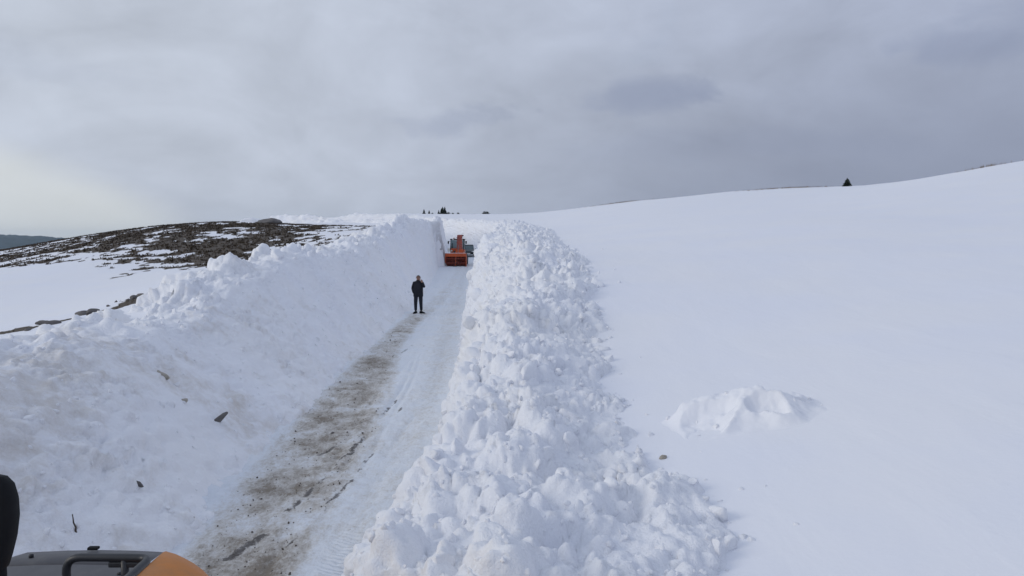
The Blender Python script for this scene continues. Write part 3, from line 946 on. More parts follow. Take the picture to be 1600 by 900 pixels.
def tube(pts, rads, seg=8, cap=True):
    """verts, faces of a tapered tube along pts"""
    pts = [Vector(p) for p in pts]
    V, F = [], []
    prev = None
    for i, p in enumerate(pts):
        d = (pts[min(i + 1, len(pts) - 1)] - pts[max(i - 1, 0)]).normalized()
        if prev is None:
            a = d.orthogonal().normalized()
        else:
            a = (prev - d * prev.dot(d)).normalized()
        prev = a
        b = d.cross(a)
        for k in range(seg):
            th = 2 * math.pi * k / seg
            V.append(p + (a * math.cos(th) + b * math.sin(th)) * rads[i])
    n = len(pts)
    for i in range(n - 1):
        for k in range(seg):
            k2 = (k + 1) % seg
            F.append((i * seg + k, i * seg + k2, (i + 1) * seg + k2, (i + 1) * seg + k))
    if cap:
        F.append(tuple(reversed(range(seg))))
        F.append(tuple(range((n - 1) * seg, n * seg)))
    return V, F

class MB:
    """collects shapes into one mesh"""
    def __init__(s):
        s.bm = bmesh.new()
    def vf(s, V, F, smooth=True):
        vs = [s.bm.verts.new(v) for v in V]
        for f in F:
            try:
                fc = s.bm.faces.new([vs[i] for i in f]); fc.smooth = smooth
            except ValueError:
                pass
        return s
    def tube(s, pts, rads, seg=10):
        if not hasattr(rads, '__len__'):
            rads = [rads] * len(pts)
        V, F = tube(pts, rads, seg)
        return s.vf(V, F)
    def box(s, c, size, bev=.0, rot=None, taper=None):
        t = bmesh.new()
        bmesh.ops.create_cube(t, size=1)
        for v in t.verts:
            v.co = Vector((v.co.x * size[0], v.co.y * size[1], v.co.z * size[2]))
            if taper and v.co.z > 0:
                v.co.x *= taper[0]; v.co.y *= taper[1]
        if bev:
            bmesh.ops.bevel(t, geom=t.edges[:] , offset=bev, segments=2, affect='EDGES', profile=.6)
        m = Matrix.Translation(c) @ (Euler(rot).to_matrix().to_4x4() if rot else Matrix())
        V = [m @ v.co for v in t.verts]
        t.verts.index_update()
        F = [[v.index for v in f.verts] for f in t.faces]
        t.free()
        return s.vf(V, F, False)
    def prism(s, prof, y0, y1, axis='Y', bev=0.0):
        """polygon prof (a,b) extruded; axis Y: (x,z) profile, axis X: (y,z) profile"""
        t = bmesh.new()
        mk = (lambda a, b, c: (a, c, b)) if axis == 'Y' else (lambda a, b, c: (c, a, b))
        v0 = [t.verts.new(mk(a, b, y0)) for a, b in prof]
        v1 = [t.verts.new(mk(a, b, y1)) for a, b in prof]
        n = len(prof)
        t.faces.new(v0); t.faces.new(list(reversed(v1)))
        for i in range(n):
            t.faces.new((v0[i], v1[i], v1[(i + 1) % n], v0[(i + 1) % n]))
        bmesh.ops.recalc_face_normals(t, faces=t.faces)
        if bev:
            bmesh.ops.bevel(t, geom=t.edges[:], offset=bev, segments=2, affect='EDGES', profile=.6)
        t.verts.index_update()
        V = [v.co.copy() for v in t.verts]
        F = [[v.index for v in f.verts] for f in t.faces]
        t.free()
        return s.vf(V, F, False)
    def lathe(s, prof, c, axis='X', seg=28):
        """profile (radius, along) turned about axis"""
        V, F = [], []
        n = len(prof)
        for k in range(seg):
            th = 2 * math.pi * k / seg
            for r, a in prof:
                y, z = r * math.cos(th), r * math.sin(th)
                p = (a, y, z) if axis == 'X' else ((y, a, z) if axis == 'Y' else (y, z, a))
                V.append(Vector(p) + Vector(c))
        for k in range(seg):
            k2 = (k + 1) % seg
            for i in range(n - 1):
                F.append((k * n + i, k * n + i + 1, k2 * n + i + 1, k2 * n + i))
        return s.vf(V, F)
    def build(s, name, m, parent=None, loc=None, recalc=True):
        if recalc:
            bmesh.ops.recalc_face_normals(s.bm, faces=s.bm.faces)
        me = bpy.data.meshes.new(name)
        s.bm.to_mesh(me); s.bm.free()
        me.materials.append(m)
        return link(name, me, parent, loc)

def stem(x, y, dx, dy, dz, r, label, seed):
    p = ray(GROUND, x, y)
    rr = random.Random(seed)
    pts = []
    for i in range(6):
        k = i / 5
        pts.append((dx * k + rr.uniform(-.012, .012), dy * k + rr.uniform(-.012, .012), dz * k + rr.uniform(-.01, .012)))
    mb = MB().tube(pts, [r * (1 - .6 * i / 5) for i in range(6)], 6)
    o = mb.build('dead_stem', M_WOOD, None, (x, y, p.z - .02))
    tag(o, label, 'stem')
stem(-4.45, 7.9, -.06, .03, .20, .012, 'thin dark broken stem poking from the snow wall above the loader', 1)

# grit worn out of the road: nobody could count it
def grit():
    r = np.random.default_rng(5)
    st_ = SS
    sel = np.where((ROADD > .5) & (st_ > 6) & (st_ < 34))[0]
    pk = r.choice(sel, 700)
    base = [mesh_np(lump_mesh('grit_%d' % i, 500 + i, M_STONE, sub=1, flat=.7)) for i in range(5)]
    VV, FF, off = [], [], 0
    for i in pk:
        p, f = base[r.integers(5)]
        sc = float(np.clip(r.lognormal(math.log(.007), .45), .004, .022)) * (1 + .02 * st_[i])
        VV.append((p * sc) @ rand_rot(r).T + ROADP[i] + np.array([r.uniform(-.02, .02), r.uniform(-.02, .02), sc * .3])); FF.append(f + off); off += len(p)
    me = raw_mesh(bpy.data.meshes.new('grit'), np.concatenate(VV), np.concatenate(FF), M_STONE)
    o = link('gravel', me)
    o['kind'] = 'stuff'
    o['label'] = 'dark loose gravel strewn on the brown worn side of the road'
    o['category'] = 'gravel'
grit()

# ------------------------------------------------------------------ heath tufts on the bare hill
def tufts():
    r = np.random.default_rng(12)
    n = 90000
    x = r.uniform(-75, -10, n); y = r.uniform(17, 118, n)
    hm = heath_mask(x, y)
    ok = (hm > .7) & (r.uniform(size=n) < .36)
    s__, t__ = to_road(x, y)
    ok &= t__ < -(half_wl(s__) + left_f(s__) + 2.2)
    x, y = x[ok], y[ok]
    z = field_z(x, y)
    n = len(x)
    VV, FF = [], []
    nb = 5
    th = r.uniform(0, 6.28, (n, nb)); far = np.clip(y / 60, .28, 1)[:, None]; ln = r.uniform(.10, .24, (n, nb)) * far; lean = r.uniform(.25, 1.0, (n, nb))
    bx = x[:, None] + r.normal(0, .09, (n, nb)); by = y[:, None] + r.normal(0, .09, (n, nb))
    wd = r.uniform(.045, .10, (n, nb)) * far
    ox, oy = np.cos(th), np.sin(th)
    z0 = z[:, None] - .03
    a = np.stack([bx - oy * wd, by + ox * wd, z0 + 0 * bx], 2)
    b = np.stack([bx + oy * wd, by - ox * wd, z0 + 0 * bx], 2)
    c = np.stack([bx + ox * ln * lean, by + oy * ln * lean, z0 + ln * .75], 2)
    V = np.stack([a, b, c], 2).reshape(-1, 3)
    F = np.arange(len(V)).reshape(-1, 3)
    me = raw_mesh(bpy.data.meshes.new('heath'), V, F, M_HEATH, False)
    o = link('heather', me)
    o['kind'] = 'stuff'
    o['label'] = 'dark brown heather and dead grass on the blown-bare hill'
    o['category'] = 'heather'
    return n
tufts()

# stony knoll on the brown hill
kx, ky = -29.6, 97
me = lump_mesh('knoll_rock', 611, M_ROCK, sub=4, flat=.8, noise_amp=.35)
tag(link('rock_outcrop', me, None, (kx, ky, zf(kx, ky) + .15), (0.1, 0, .4), (1.9, 1.3, .75)), 'dark rock outcrop on the crest of the brown hill', 'rock')
me = lump_mesh('knoll_snow', 612, M_BANK, sub=4, flat=.9, noise_amp=.2)
set_attr(me, 'dirt', np.zeros(len(me.vertices)))
tag(link('snow_drift', me, None, (kx - 2.2, ky + .3, zf(kx - 2.2, ky + .3) + .05), (0, 0, .2), (1.7, 1.2, .75)), 'rounded patch of snow leaning against the dark rock outcrop', 'snow mound')

# ------------------------------------------------------------------ little firs and junipers on the skyline
def fir_meshes(seed, h, wd, bushy=False):
    r = random.Random(seed)
    V, F = [], []
    def tri(a, b, c):
        k = len(V); V.extend((a, b, c)); F.append((k, k + 1, k + 2))
    layers = 16 if not bushy else 9
    for i in range(layers):
        k = i / (layers - 1)
        z = h * (.06 + .90 * k)
        rad = wd * ((1 - k) ** .85 + .06) * r.uniform(.75, 1.12) if not bushy else wd * (1 - k * k) * r.uniform(.7, 1.15) + .05
        nb = int(9 - 4 * k)
        for j in range(nb):
            th = 6.283 * (j + r.random()) / nb
            L = rad * r.uniform(.7, 1.12)
            dz = -L * r.uniform(.05, .4) if not bushy else L * r.uniform(-.1, .3)
            d = Vector((math.cos(th), math.sin(th), 0)); p = Vector((-d.y, d.x, 0))
            for m in range(4):
                f0 = .15 + .22 * m; f1 = f0 + .40
                b0 = d * L * f0 + Vector((0, 0, z + dz * f0)); b1 = d * L * f1 + Vector((0, 0, z + dz * f1 + r.uniform(-.03, .06) * h * .3))
                w_ = L * .30 * (1.1 - .6 * f0)
                tri(b0 + p * w_ + Vector((0, 0, r.uniform(-.04, .04) * h)), b0 - p * w_ + Vector((0, 0, r.uniform(-.04, .04) * h)), b1)
                tri(b0 + Vector((0, 0, .05 * h)), b0 - Vector((0, 0, .045 * h)), b1)
    if not bushy:
        for j in range(3):
            th = j * 2.1
            tri(Vector((math.cos(th) * .03 * h, math.sin(th) * .03 * h, h * .9)), Vector((-math.cos(th) * .03 * h, -math.sin(th) * .03 * h, h * .9)), Vector((0, 0, h * 1.06)))
    cme = bpy.data.meshes.new('fir_crown')
    cme.from_pydata([tuple(v) for v in V], [], F)
    cme.materials.append(M_FIR)
    tv, tf = tube([(0, 0, -.25), (0, 0, h * .4), (0, 0, h * (.95 if not bushy else .5))], [h * .03, h * .022, h * .006], 7)
    tme = bpy.data.meshes.new('fir_trunk')
    tme.from_pydata([tuple(v) for v in tv], [], tf)
    tme.materials.append(M_BARK)
    return tme, cme

FIRS = [fir_meshes(i, 1.0, .34) for i in range(3)]
JUN = [fir_meshes(20 + i, 1.0, .85, True) for i in range(3)]
def tree(x, y, h, kind, k, label, cat, name, group=None):
    root = thing(name, label, cat, (x, y, zf(x, y) - .05), k * 1.3, group)
    tme, cme = (FIRS if kind == 'fir' else JUN)[k % 3]
    link('trunk', tme, root, sc=h); link('crown', cme, root, sc=h)
tree(.4225 * 149, 149, 1.75, 'fir', 1, 'single dark fir standing alone on the long smooth snow slope', 'tree', 'fir_tree')
bpy.data.objects['fir_tree'].scale = (1.6, 1.7, .92)
DSK = 240
for px_, h, kind, k, lb in ((663, 1.5, 'fir', 0, 'taller of the two small lone firs on the far crest beside the fir clump'), (671, 1.2, 'fir', 1, 'shorter of the two small lone firs on the far crest beside the fir clump')):
    tree((px_ - 800) / 1232 * DSK, DSK, h, kind, k, lb, 'tree', 'fir_tree', 'firs beside the clump')
for px_, h, k, dd in ((686, 1.3, 2, 0), (689.5, 1.9, 0, 1.5), (692, 2.3, 1, 0), (695, 2.35, 2, 1)):
    tree((px_ - 800) / 1232 * DSK, DSK + dd, h, 'fir', k, 'tall dark fir in the thick clump on the far snowy crest' if h > 1.5 else 'lowest dark fir at the edge of the thick clump on the far crest', 'tree', 'fir_tree', 'firs of the clump')
for px_, h, k in ((701, .75, 0), (708, .55, 1), (716, .6, 2), (676, .45, 1)):
    tree((px_ - 800) / 1232 * DSK, DSK, h, 'jun', k, {.75: 'largest low juniper bush against the foot of the fir clump', .45: 'tiny juniper bush between the small lone firs and the clump'}.get(h, 'low dark juniper bush on bare crest snow beyond the fir clump'), 'bush', 'juniper_bush', 'junipers on the crest')
for px_, h, k in ((757.3, 1.0, 0), (761.3, .95, 2)):
    tree((px_ - 800) / 1232 * DSK, DSK, h, 'jun', k, 'one of two dark bushes alone on the bare snow crest', 'bush', 'juniper_bush', 'pair of bushes on the crest')

def grass_patch(cx, cy, rx, ry, n, h, label, seed):
    r = np.random.default_rng(seed)
    x = cx + r.normal(0, rx, n); y = cy + r.normal(0, ry, n)
    z = field_z(x, y) - .03
    th = r.uniform(0, 6.28, n); wd = .035 + .03 * r.random(n); ln = h * r.uniform(.4, 1.2, n)
    a = np.stack([x - np.sin(th) * wd, y + np.cos(th) * wd, z], 1)
    b = np.stack([x + np.sin(th) * wd, y - np.cos(th) * wd, z], 1)
    c = np.stack([x + np.cos(th) * ln * .5, y + np.sin(th) * ln * .5, z + ln], 1)
    V = np.stack([a, b, c], 1).reshape(-1, 3)
    me = raw_mesh(bpy.data.meshes.new('grass'), V, np.arange(len(V)).reshape(-1, 3), M_STRAW, False)
    o = link('dry_grass', me)
    o['kind'] = 'stuff'
    o['label'] = label; o['category'] = 'grass'
grass_patch(23, 166.5, 3.6, 1.6, 300, .32, 'thin dry grass along the crest above the clod heap', 1)
grass_patch(53.5, 153, 4.2, 1.5, 420, .36, 'dry grass on the crest running up to the lone fir', 2)
grass_patch(65.8, 110.5, 1.4, .7, 110, .4, 'wisp of dry grass high on the snow slope', 3)

# ------------------------------------------------------------------ wheels
def wheel_parts(parent, c, r, wd, m_rim, lugs=18, seg=32):
    t = MB().lathe([(r * .56, -wd * .42), (r * .86, -wd * .5), (r * .97, -wd * .44), (r, -wd * .3), (r, wd * .3), (r * .97, wd * .44), (r * .86, wd * .5), (r * .56, wd * .42), (r * .56, -wd * .42)], (0, 0, 0), 'X', seg)
    for k in range(lugs):
        th = 6.283 * k / lugs
        for sd in (-1, 1):
            t.box((sd * wd * .22, math.cos(th + sd * .08) * r, math.sin(th + sd * .08) * r), (wd * .42, r * .09, r * .07), 0, (th + sd * .08, 0, sd * .5))
    ty = t.build('tyre', M_RUBBER, parent, c)
    rm = MB().lathe([(0, -wd * .12), (r * .16, -wd * .14), (r * .2, -wd * .06), (r * .46, -wd * .1), (r * .54, -wd * .36), (r * .57, -wd * .4), (r * .57, wd * .4), (r * .54, wd * .36), (r * .46, wd * .1), (r * .2, wd * .06), (r * .16, wd * .14), (0, wd * .12)], (0, 0, 0), 'X', seg)
    rm.build('rim', m_rim, parent, c)

def wheel_obj(root, c, r, wd, m_rim, lugs=18):
    w_ = link('wheel', None, root, c)
    wheel_parts(w_, (0, 0, 0), r, wd, m_rim, lugs)

# ------------------------------------------------------------------ snow blower
def blower(x, y, z, rz):
    g = thing('snow_blower', 'orange snow blower with tall discharge chute and auger head clearing the road', 'snow blower', (x, y, z), rz)
    W = 2.55; hx = W / 2
    # auger head: front opening faces -Y
    prof = [(-.05, .06), (.55, .02), (.78, .25), (.82, .8), (.78, 1.3), (.55, 1.58), (-.02, 1.62), (-.05, 1.52), (.5, 1.50), (.70, 1.25), (.73, .8), (.70, .28), (.52, .10), (-.05, .10)]
    hd = MB().prism([(a, b) for a, b in prof], -hx, hx, 'X').build('auger_housing', M_DARKRED, g)
    for sd in (-1, 1):
        MB().prism([(-.12, .03), (.6, .0), (.84, .25), (.86, 1.3), (.6, 1.62), (-.06, 1.64), (-.16, .9)], sd * hx - .025, sd * hx + .025, 'X', .008).build('side_plate', M_ORANGE, g)
    MB().box((0, .02, 1.42), (W - .06, .20, .40), .03).build('top_beam', M_ORANGE, g)
    MB().box((0, .30, 1.655), (W - .1, .56, .06), .025).build('snow_cap', M_BANK, g)
    MB().box((0, .05, .04), (W, .22, .05), .01).build('cutting_edge', M_GREYP, g)
    # augers: two stacked shafts with ribbon flights of opposite hand
    for zz, rr_ in ((.42, .36), (.98, .30)):
        a = link('auger', None, g, (0, .26, zz))
        MB().tube([(-hx + .03, 0, 0), (hx - .03, 0, 0)], .07, 10).build('shaft', M_RUST, a)
        for sd in (-1, 1):
            V, F = [], []
            n = 72
            for i in range(n):
                th = i / 12 * 2 * math.pi * 1.0 * sd
                xx = sd * (.10 + (hx - .16) * i / (n - 1))
                for r_ in (rr_ * .55, rr_):
                    for t_ in (-.02, .02):
                        V.append((xx + t_, math.cos(th) * r_, math.sin(th) * r_))
            for i in range(n - 1):
                b0, b1 = i * 4, i * 4 + 4
                for q0, q1 in ((0, 1), (1, 3), (3, 2), (2, 0)):
                    F.append((b0 + q0, b0 + q1, b1 + q1, b1 + q0))
            MB().vf(V, F).build('flight', M_RUST, a)
        for k in range(6):
            th = k * 1.05
            MB().box((0, math.cos(th) * rr_ * .55, math.sin(th) * rr_ * .55), (.12, rr_ * .9, .05), .01, (th, 0, 0)).build('paddle', M_GREYP, a)
    MB().box((0, .06, .75), (.10, .10, 1.3), .02).build('centre_support', M_ORANGE, g)
    # discharge chute
    cxh = .42
    ch = link('chute', None, g, (cxh, .62, 1.5))
    MB().prism([(-.62, 0), (.58, 0), (.42, .62), (-.36, .62)], -.28, .38, 'Y', .03).build('chute_base', M_ORANGE, ch)
    MB().prism([(-.34, .60), (.40, .60), (.33, 1.3), (.32, 2.15), (.36, 2.30), (.33, 2.42), (-.26, 2.40), (-.31, 1.3)], -.22, .24, 'Y', .025).build('chute_tower', M_RUST, ch)
    MB().prism([(.30, 2.18), (.50, 2.26), (.52, 2.36), (.30, 2.44)], -.20, .22, 'Y', .01).build('spout', M_DARKRED, ch)
    for zz in (.75, 1.45, 2.1):
        MB().box((.02, -.22, zz), (.74, .05, .07), .01).build('rib', M_RUST, ch)
    MB().tube([(-.15, -.30, .1), (-.12, -.27, 1.2)], .035, 8).build('ram', M_GREYP, ch)
    # carrier
    MB().box((0, 2.9, 1.0), (1.15, 3.6, .5), .05).build('chassis', M_DARKRED, g)
    for sd in (-1, 1):
        MB().box((sd * .62, 1.35, 1.0), (.16, 1.4, .24), .02, (-.12, 0, 0)).build('lift_arm', M_ORANGE, g)
    bn = MB().box((0, 1.75, 1.85), (1.55, 1.1, .75), .09, None, (.88, .95)).build('bonnet', M_ORANGE, g)
    for sd in (-1, 1):
        MB().lathe([(0, -.03), (.10, -.03), (.12, .02), (.12, .06), (0, .06)], (sd * .62, 1.16, 1.92), 'Y', 14).build('headlight', M_LAMP, g)
    MB().box((0, 1.17, 1.74), (.7, .06, .36), .02).build('grille', M_STEEL, g)
    # cab
    cb = link('cab', None, g, (0, 3.0, 1.55))
    MB().box((0, 0, .28), (1.75, 1.5, .56), .04).build('cab_base', M_ORANGE, cb)
    for sx_ in (-1, 1):
        for sy_ in (-1, 1):
            MB().tube([(sx_ * .86, sy_ * .72, .5), (sx_ * .80, sy_ * .62, 1.72)], .055, 8).build('pillar', M_STEEL, cb)
    MB().box((0, -.68, 1.12), (1.56, .03, 1.16), 0, (.08, 0, 0)).build('windscreen', M_CABGLASS, cb)
    MB().box((0, .68, 1.12), (1.56, .03, 1.16), 0, (-.08, 0, 0)).build('rear_window', M_CABGLASS, cb)
    for sd in (-1, 1):
        MB().box((sd * .83, 0, 1.12), (.03, 1.2, 1.16), 0, (0, -sd * .05, 0)).build('side_window', M_CABGLASS, cb)
    MB().box((0, 0, 1.80), (1.82, 1.5, .16), .05).build('cab_roof', M_STEEL, cb)
    for sd in (-1, 1):
        MB().box((sd * .55, -.70, 1.78), (.22, .12, .13), .02).build('work_light', M_LAMP, cb)
        m_ = link('mirror', None, cb, (sd * 1.12, -.72, 1.42))
        MB().box((0, 0, 0), (.17, .08, .36), .035).build('mirror_housing', M_BLACK, m_)
        MB().tube([(0, 0, .1), (-sd * .30, .06, .2)], .02, 6).build('mirror_arm', M_STEEL, m_)
    MB().lathe([(0, 0), (.07, 0), (.07, .10), (.05, .14), (0, .14)], (-.5, .2, 1.88), 'Z', 12).build('beacon', M_AMBER, cb)
    MB().tube([(-.62, 2.05, 2.0), (-.62, 2.05, 2.9)], .05, 8).build('exhaust', M_STEEL, g)
    for sd in (-1, 1):
        for yy in (1.9, 4.3):
            wheel_obj(g, (sd * .92, yy, .68), .68, .5, M_RIM, 16)
    MB().box((0, 4.6, 1.8), (1.5, 1.3, .9), .08).build('engine_cover', M_ORANGE, g)
    return g
bx = -6.94
blower(bx, 97.2, .13, -.02)

# ------------------------------------------------------------------ estate car waiting behind
def car(x, y, z, rz):
    g = thing('parked_car', 'dark slate car waiting behind the orange snow blower', 'car', (x, y, z), rz)
    W = 1.8
    # body from cross sections along Y (front at -Y)
    secs = [(-2.15, .74, .42, .72), (-2.02, .86, .32, .86), (-1.4, .90, .28, .98), (-.85, .90, .27, 1.06), (.2, .90, .27, 1.08), (1.5, .90, .28, 1.08), (2.05, .86, .34, 1.02), (2.15, .78, .45, .9)]
    V, F = [], []
    ring = lambda hw_, z0, z1: [(-hw_ * .86, z0), (-hw_, z0 + .14), (-hw_ * 1.0, (z0 + z1) / 2), (-hw_ * .96, z1 - .08), (-hw_ * .86, z1), (hw_ * .86, z1), (hw_ * .96, z1 - .08), (hw_, (z0 + z1) / 2), (hw_, z0 + .14), (hw_ * .86, z0)]
    for yy, hw_, z0, z1 in secs:
        V += [(a, yy, b) for a, b in ring(hw_, z0, z1)]
    n = 10
    for i in range(len(secs) - 1):
        for k in range(n):
            F.append((i * n + k, i * n + (k + 1) % n, (i + 1) * n + (k + 1) % n, (i + 1) * n + k))
    F += [tuple(range(n)), tuple(range((len(secs) - 1) * n, len(secs) * n))]
    MB().vf(V, F).build('body', M_CARP, g)
    MB().prism([(-.95, 1.02), (-.30, 1.60), (.2, 1.68), (1.55, 1.66), (2.02, 1.05)], -.72, .72, 'X', .06).build('greenhouse', M_GLASS, g)
    MB().box((0, .68, 1.685), (1.36, 1.85, .06), .025).build('roof', M_CARP, g)
    for sd in (-1, 1):
        for (ya, za, yb, zb) in ((-.92, 1.05, -.28, 1.64), (.45, 1.05, .45, 1.66), (2.0, 1.05, 1.55, 1.66)):
            MB().tube([(sd * .735, ya, za), (sd * .70, yb, zb)], .035, 6).build('pillar', M_CARP, g)
        MB().box((sd * .62, -2.10, .74), (.36, .10, .15), .03).build('headlight', M_LAMP, g)
        MB().box((sd * .74, 2.10, .85), (.16, .08, .26), .02).build('tail_light', M_TAIL, g)
        m_ = MB().box((sd * 1.0, -.72, 1.08), (.20, .12, .14), .03).build('mirror', M_CARP, g)
        for yy in (-1.35, 1.35):
            wheel_obj(g, (sd * .80, yy, .33), .33, .22, M_RIM, 0)
    MB().box((0, -2.13, .62), (1.0, .06, .16), .02).build('grille', M_STEEL, g)
    MB().box((0, -2.12, .42), (1.5, .10, .14), .03).build('bumper', M_BLACK, g)
    MB().box((0, -2.185, .47), (.5, .02, .11), .004).build('number_plate', M_LAMP, g)
car(-6.42, 116.5, 1.0, .06)

# ------------------------------------------------------------------ person on the road
def person(x, y, z):
    verts, edges, rads = [], [], []
    idx = {}
    def v(n, p, r, par=None):
        idx[n] = len(verts); verts.append(p)
        rads.append(r if hasattr(r, '__len__') else (r, r))
        if par: edges.append((idx[par], idx[n]))
    # faces the camera (-Y); image-left is -X
    v('pel', (0, .0, .96), (.165, .115))
    v('waist', (0, .0, 1.10), (.165, .115), 'pel')
    v('chest', (0, .01, 1.30), (.195, .125), 'waist')
    v('shl', (0, .01, 1.43), (.15, .10), 'chest')
    v('neck', (0.005, -.01, 1.51), .062, 'shl')
    v('jaw', (0.01, -.035, 1.58), .078, 'neck')
    v('head', (0.01, -.03, 1.66), .098, 'jaw')
    v('crown', (0.01, -.015, 1.735), .078, 'head')
    # right arm (image left): hand in jacket pocket
    v('sR', (-.195, .01, 1.42), .078, 'shl')
    v('eR', (-.275, .06, 1.17), .062, 'sR')
    v('wR', (-.225, -.06, .98), .050, 'eR')
    v('hR', (-.185, -.10, .93), .042, 'wR')
    # left arm (image right): raised to the face
    v('sL', (.195, .01, 1.42), .078, 'shl')
    v('eL', (.285, -.06, 1.21), .062, 'sL')
    v('wL', (.195, -.17, 1.425), .046, 'eL')
    for sd, n, fx, kx in ((-1, 'R', -.125, -.125), (1, 'L', .135, .12)):
        v('hip' + n, (sd * .10, .0, .88), .122, 'pel')
        v('kn' + n, (kx, -.02, .50), .090, 'hip' + n)
        v('an' + n, (fx, .02, .10), .066, 'kn' + n)
    me = bpy.data.meshes.new('person_body')
    me.from_pydata(verts, edges, [])
    o = bpy.data.objects.new('tmp', me); COL.objects.link(o)
    sk = o.modifiers.new('skin', 'SKIN')
    sk.use_smooth_shade = True
    for i, sv_ in enumerate(me.skin_vertices[0].data):
        sv_.radius = rads[i]; sv_.use_root = (i == 0)
    ss = o.modifiers.new('sub', 'SUBSURF'); ss.levels = ss.render_levels = 2
    dg = bpy.context.evaluated_depsgraph_get()
    bm_ = bpy.data.meshes.new_from_object(o.evaluated_get(dg))
    bpy.data.objects.remove(o)
    bm_.materials.clear()
    for m in (M_JACKET, M_TROUSER, M_SKIN):
        bm_.materials.append(m)
    for p in bm_.polygons:
        c = p.center
        p.use_smooth = True
        p.material_index = 2 if c.z > 1.535 and abs(c.x) < .13 else (1 if c.z < .84 else 0)
    g = thing('person', 'person in black jacket and dark trousers standing on the road, hand raised to face', 'person', (x, y, z), .08)
    link('body', bm_, g)
    # jacket skirt and collar
    def ringmesh(rows, seg=20):
        V, F = [], []
        for (z_, a, b, oy) in rows:
            for k in range(seg):
                th = 6.283 * k / seg
                V.append((a * math.cos(th), b * math.sin(th) + oy, z_))
        for i in range(len(rows) - 1):
            for k in range(seg):
                F.append((i * seg + k, i * seg + (k + 1) % seg, (i + 1) * seg + (k + 1) % seg, (i + 1) * seg + k))
        return V, F
    MB().vf(*ringmesh([(.78, .222, .16, 0), (.84, .230, .168, 0), (1.0, .225, .162, 0), (1.2, .222, .158, .005), (1.36, .205, .142, .01), (1.44, .12, .095, .01)])).build('jacket', M_JACKET, g)
    MB().vf(*ringmesh([(1.44, .105, .095, .0), (1.50, .088, .088, -.005), (1.555, .092, .095, -.01), (1.56, .082, .085, -.01), (1.50, .076, .078, -.005)])).build('collar', M_JACKET, g)
    # head: hair cap, ears, nose, eyes, mouth
    hb = MB()
    V, F = [], []
    seg, rows = 16, 8
    for i in range(rows + 1):
        ph = (i / rows) * 1.75
        for k in range(seg):
            th = 6.283 * k / seg
            front = math.sin(th) < -.35
            ph2 = min(ph, .95) if front else ph
            V.append((.01 + .098 * math.sin(ph2) * math.cos(th), -.022 + .108 * math.sin(ph2) * math.sin(th), 1.66 + .115 * math.cos(ph2)))
    for i in range(rows):
        for k in range(seg):
            F.append((i * seg + k, i * seg + (k + 1) % seg, (i + 1) * seg + (k + 1) % seg, (i + 1) * seg + k))
    hb.vf(V, F).build('hair', M_HAIR, g)
    MB().vf([(.01, -.150, 1.622), (-.008, -.122, 1.620), (.028, -.122, 1.620), (.01, -.122, 1.672)], [(0, 1, 2), (0, 1, 3), (0, 2, 3), (1, 2, 3)]).build('nose', M_SKIN, g)
    for sd in (-1, 1):
        MB().lathe([(0, -.012), (.016, -.01), (.02, 0), (.016, .012), (0, .014)], (.01 + sd * .036, -.115, 1.665), 'Y', 8).build('eye', M_HAIR, g)
        MB().lathe([(0, -.012), (.022, -.01), (.028, 0), (.022, .01), (0, .012)], (.01 + sd * .098, -.01, 1.645), 'X', 8).build('ear', M_SKIN, g)
    MB().box((.01, -.116, 1.592), (.05, .014, .010), .003).build('mouth', M_DARKRED, g)
    # raised hand: palm, four curled fingers and a thumb, a small dark handset held to the face
    h = link('hand', None, g, (.185, -.18, 1.45))
    MB().box((-.005, -.01, .035), (.075, .035, .09), .012, (.15, -.35, .2)).build('palm', M_SKIN, h)
    for k, L in enumerate((.030, .036, .034, .026)):
        yk = -.038 + .0
        x0 = -.045 + .022 * k
        MB().tube([(x0, -.012, .075), (x0 - .012, -.03, .075 + L), (x0 - .028, -.035, .08 + L * 1.4), (x0 - .042, -.025, .075 + L * 1.2)], [.010, .0095, .009, .007], 7).build('finger', M_SKIN, h)
    MB().tube([(-.03, -.01, .02), (-.055, -.03, .045), (-.06, -.035, .075)], [.012, .011, .008], 7).build('thumb', M_SKIN, h)
    # shoes
    for sd, fx, yaw in ((-1, -.125, -.45), (1, .135, .85)):
        s_ = MB()
        V, F = [], []
        for (yy, hw_, zt_) in ((.09, .035, .075), (.06, .045, .11), (-.02, .047, .105), (-.10, .052, .075), (-.17, .050, .058), (-.215, .03, .045)):
            V += [(-hw_, yy, 0), (-hw_, yy, zt_ * .6), (-hw_ * .6, yy, zt_), (hw_ * .6, yy, zt_), (hw_, yy, zt_ * .6), (hw_, yy, 0)]
        for i in range(5):
            for k in range(6):
                F.append((i * 6 + k, i * 6 + (k + 1) % 6, i * 6 + 6 + (k + 1) % 6, i * 6 + 6 + k))
        F += [tuple(range(6)), tuple(range(30, 36))]
        so = s_.vf(V, F).build('shoe', M_BLACK, g, (fx, .01, 0))
        so.rotation_euler = (0, 0, yaw)
pxp, pyp = -4.36, 36.6
bpy.context.view_layer.update()
person(pxp, pyp, ray([road_o, bank_l], pxp, pyp).z)

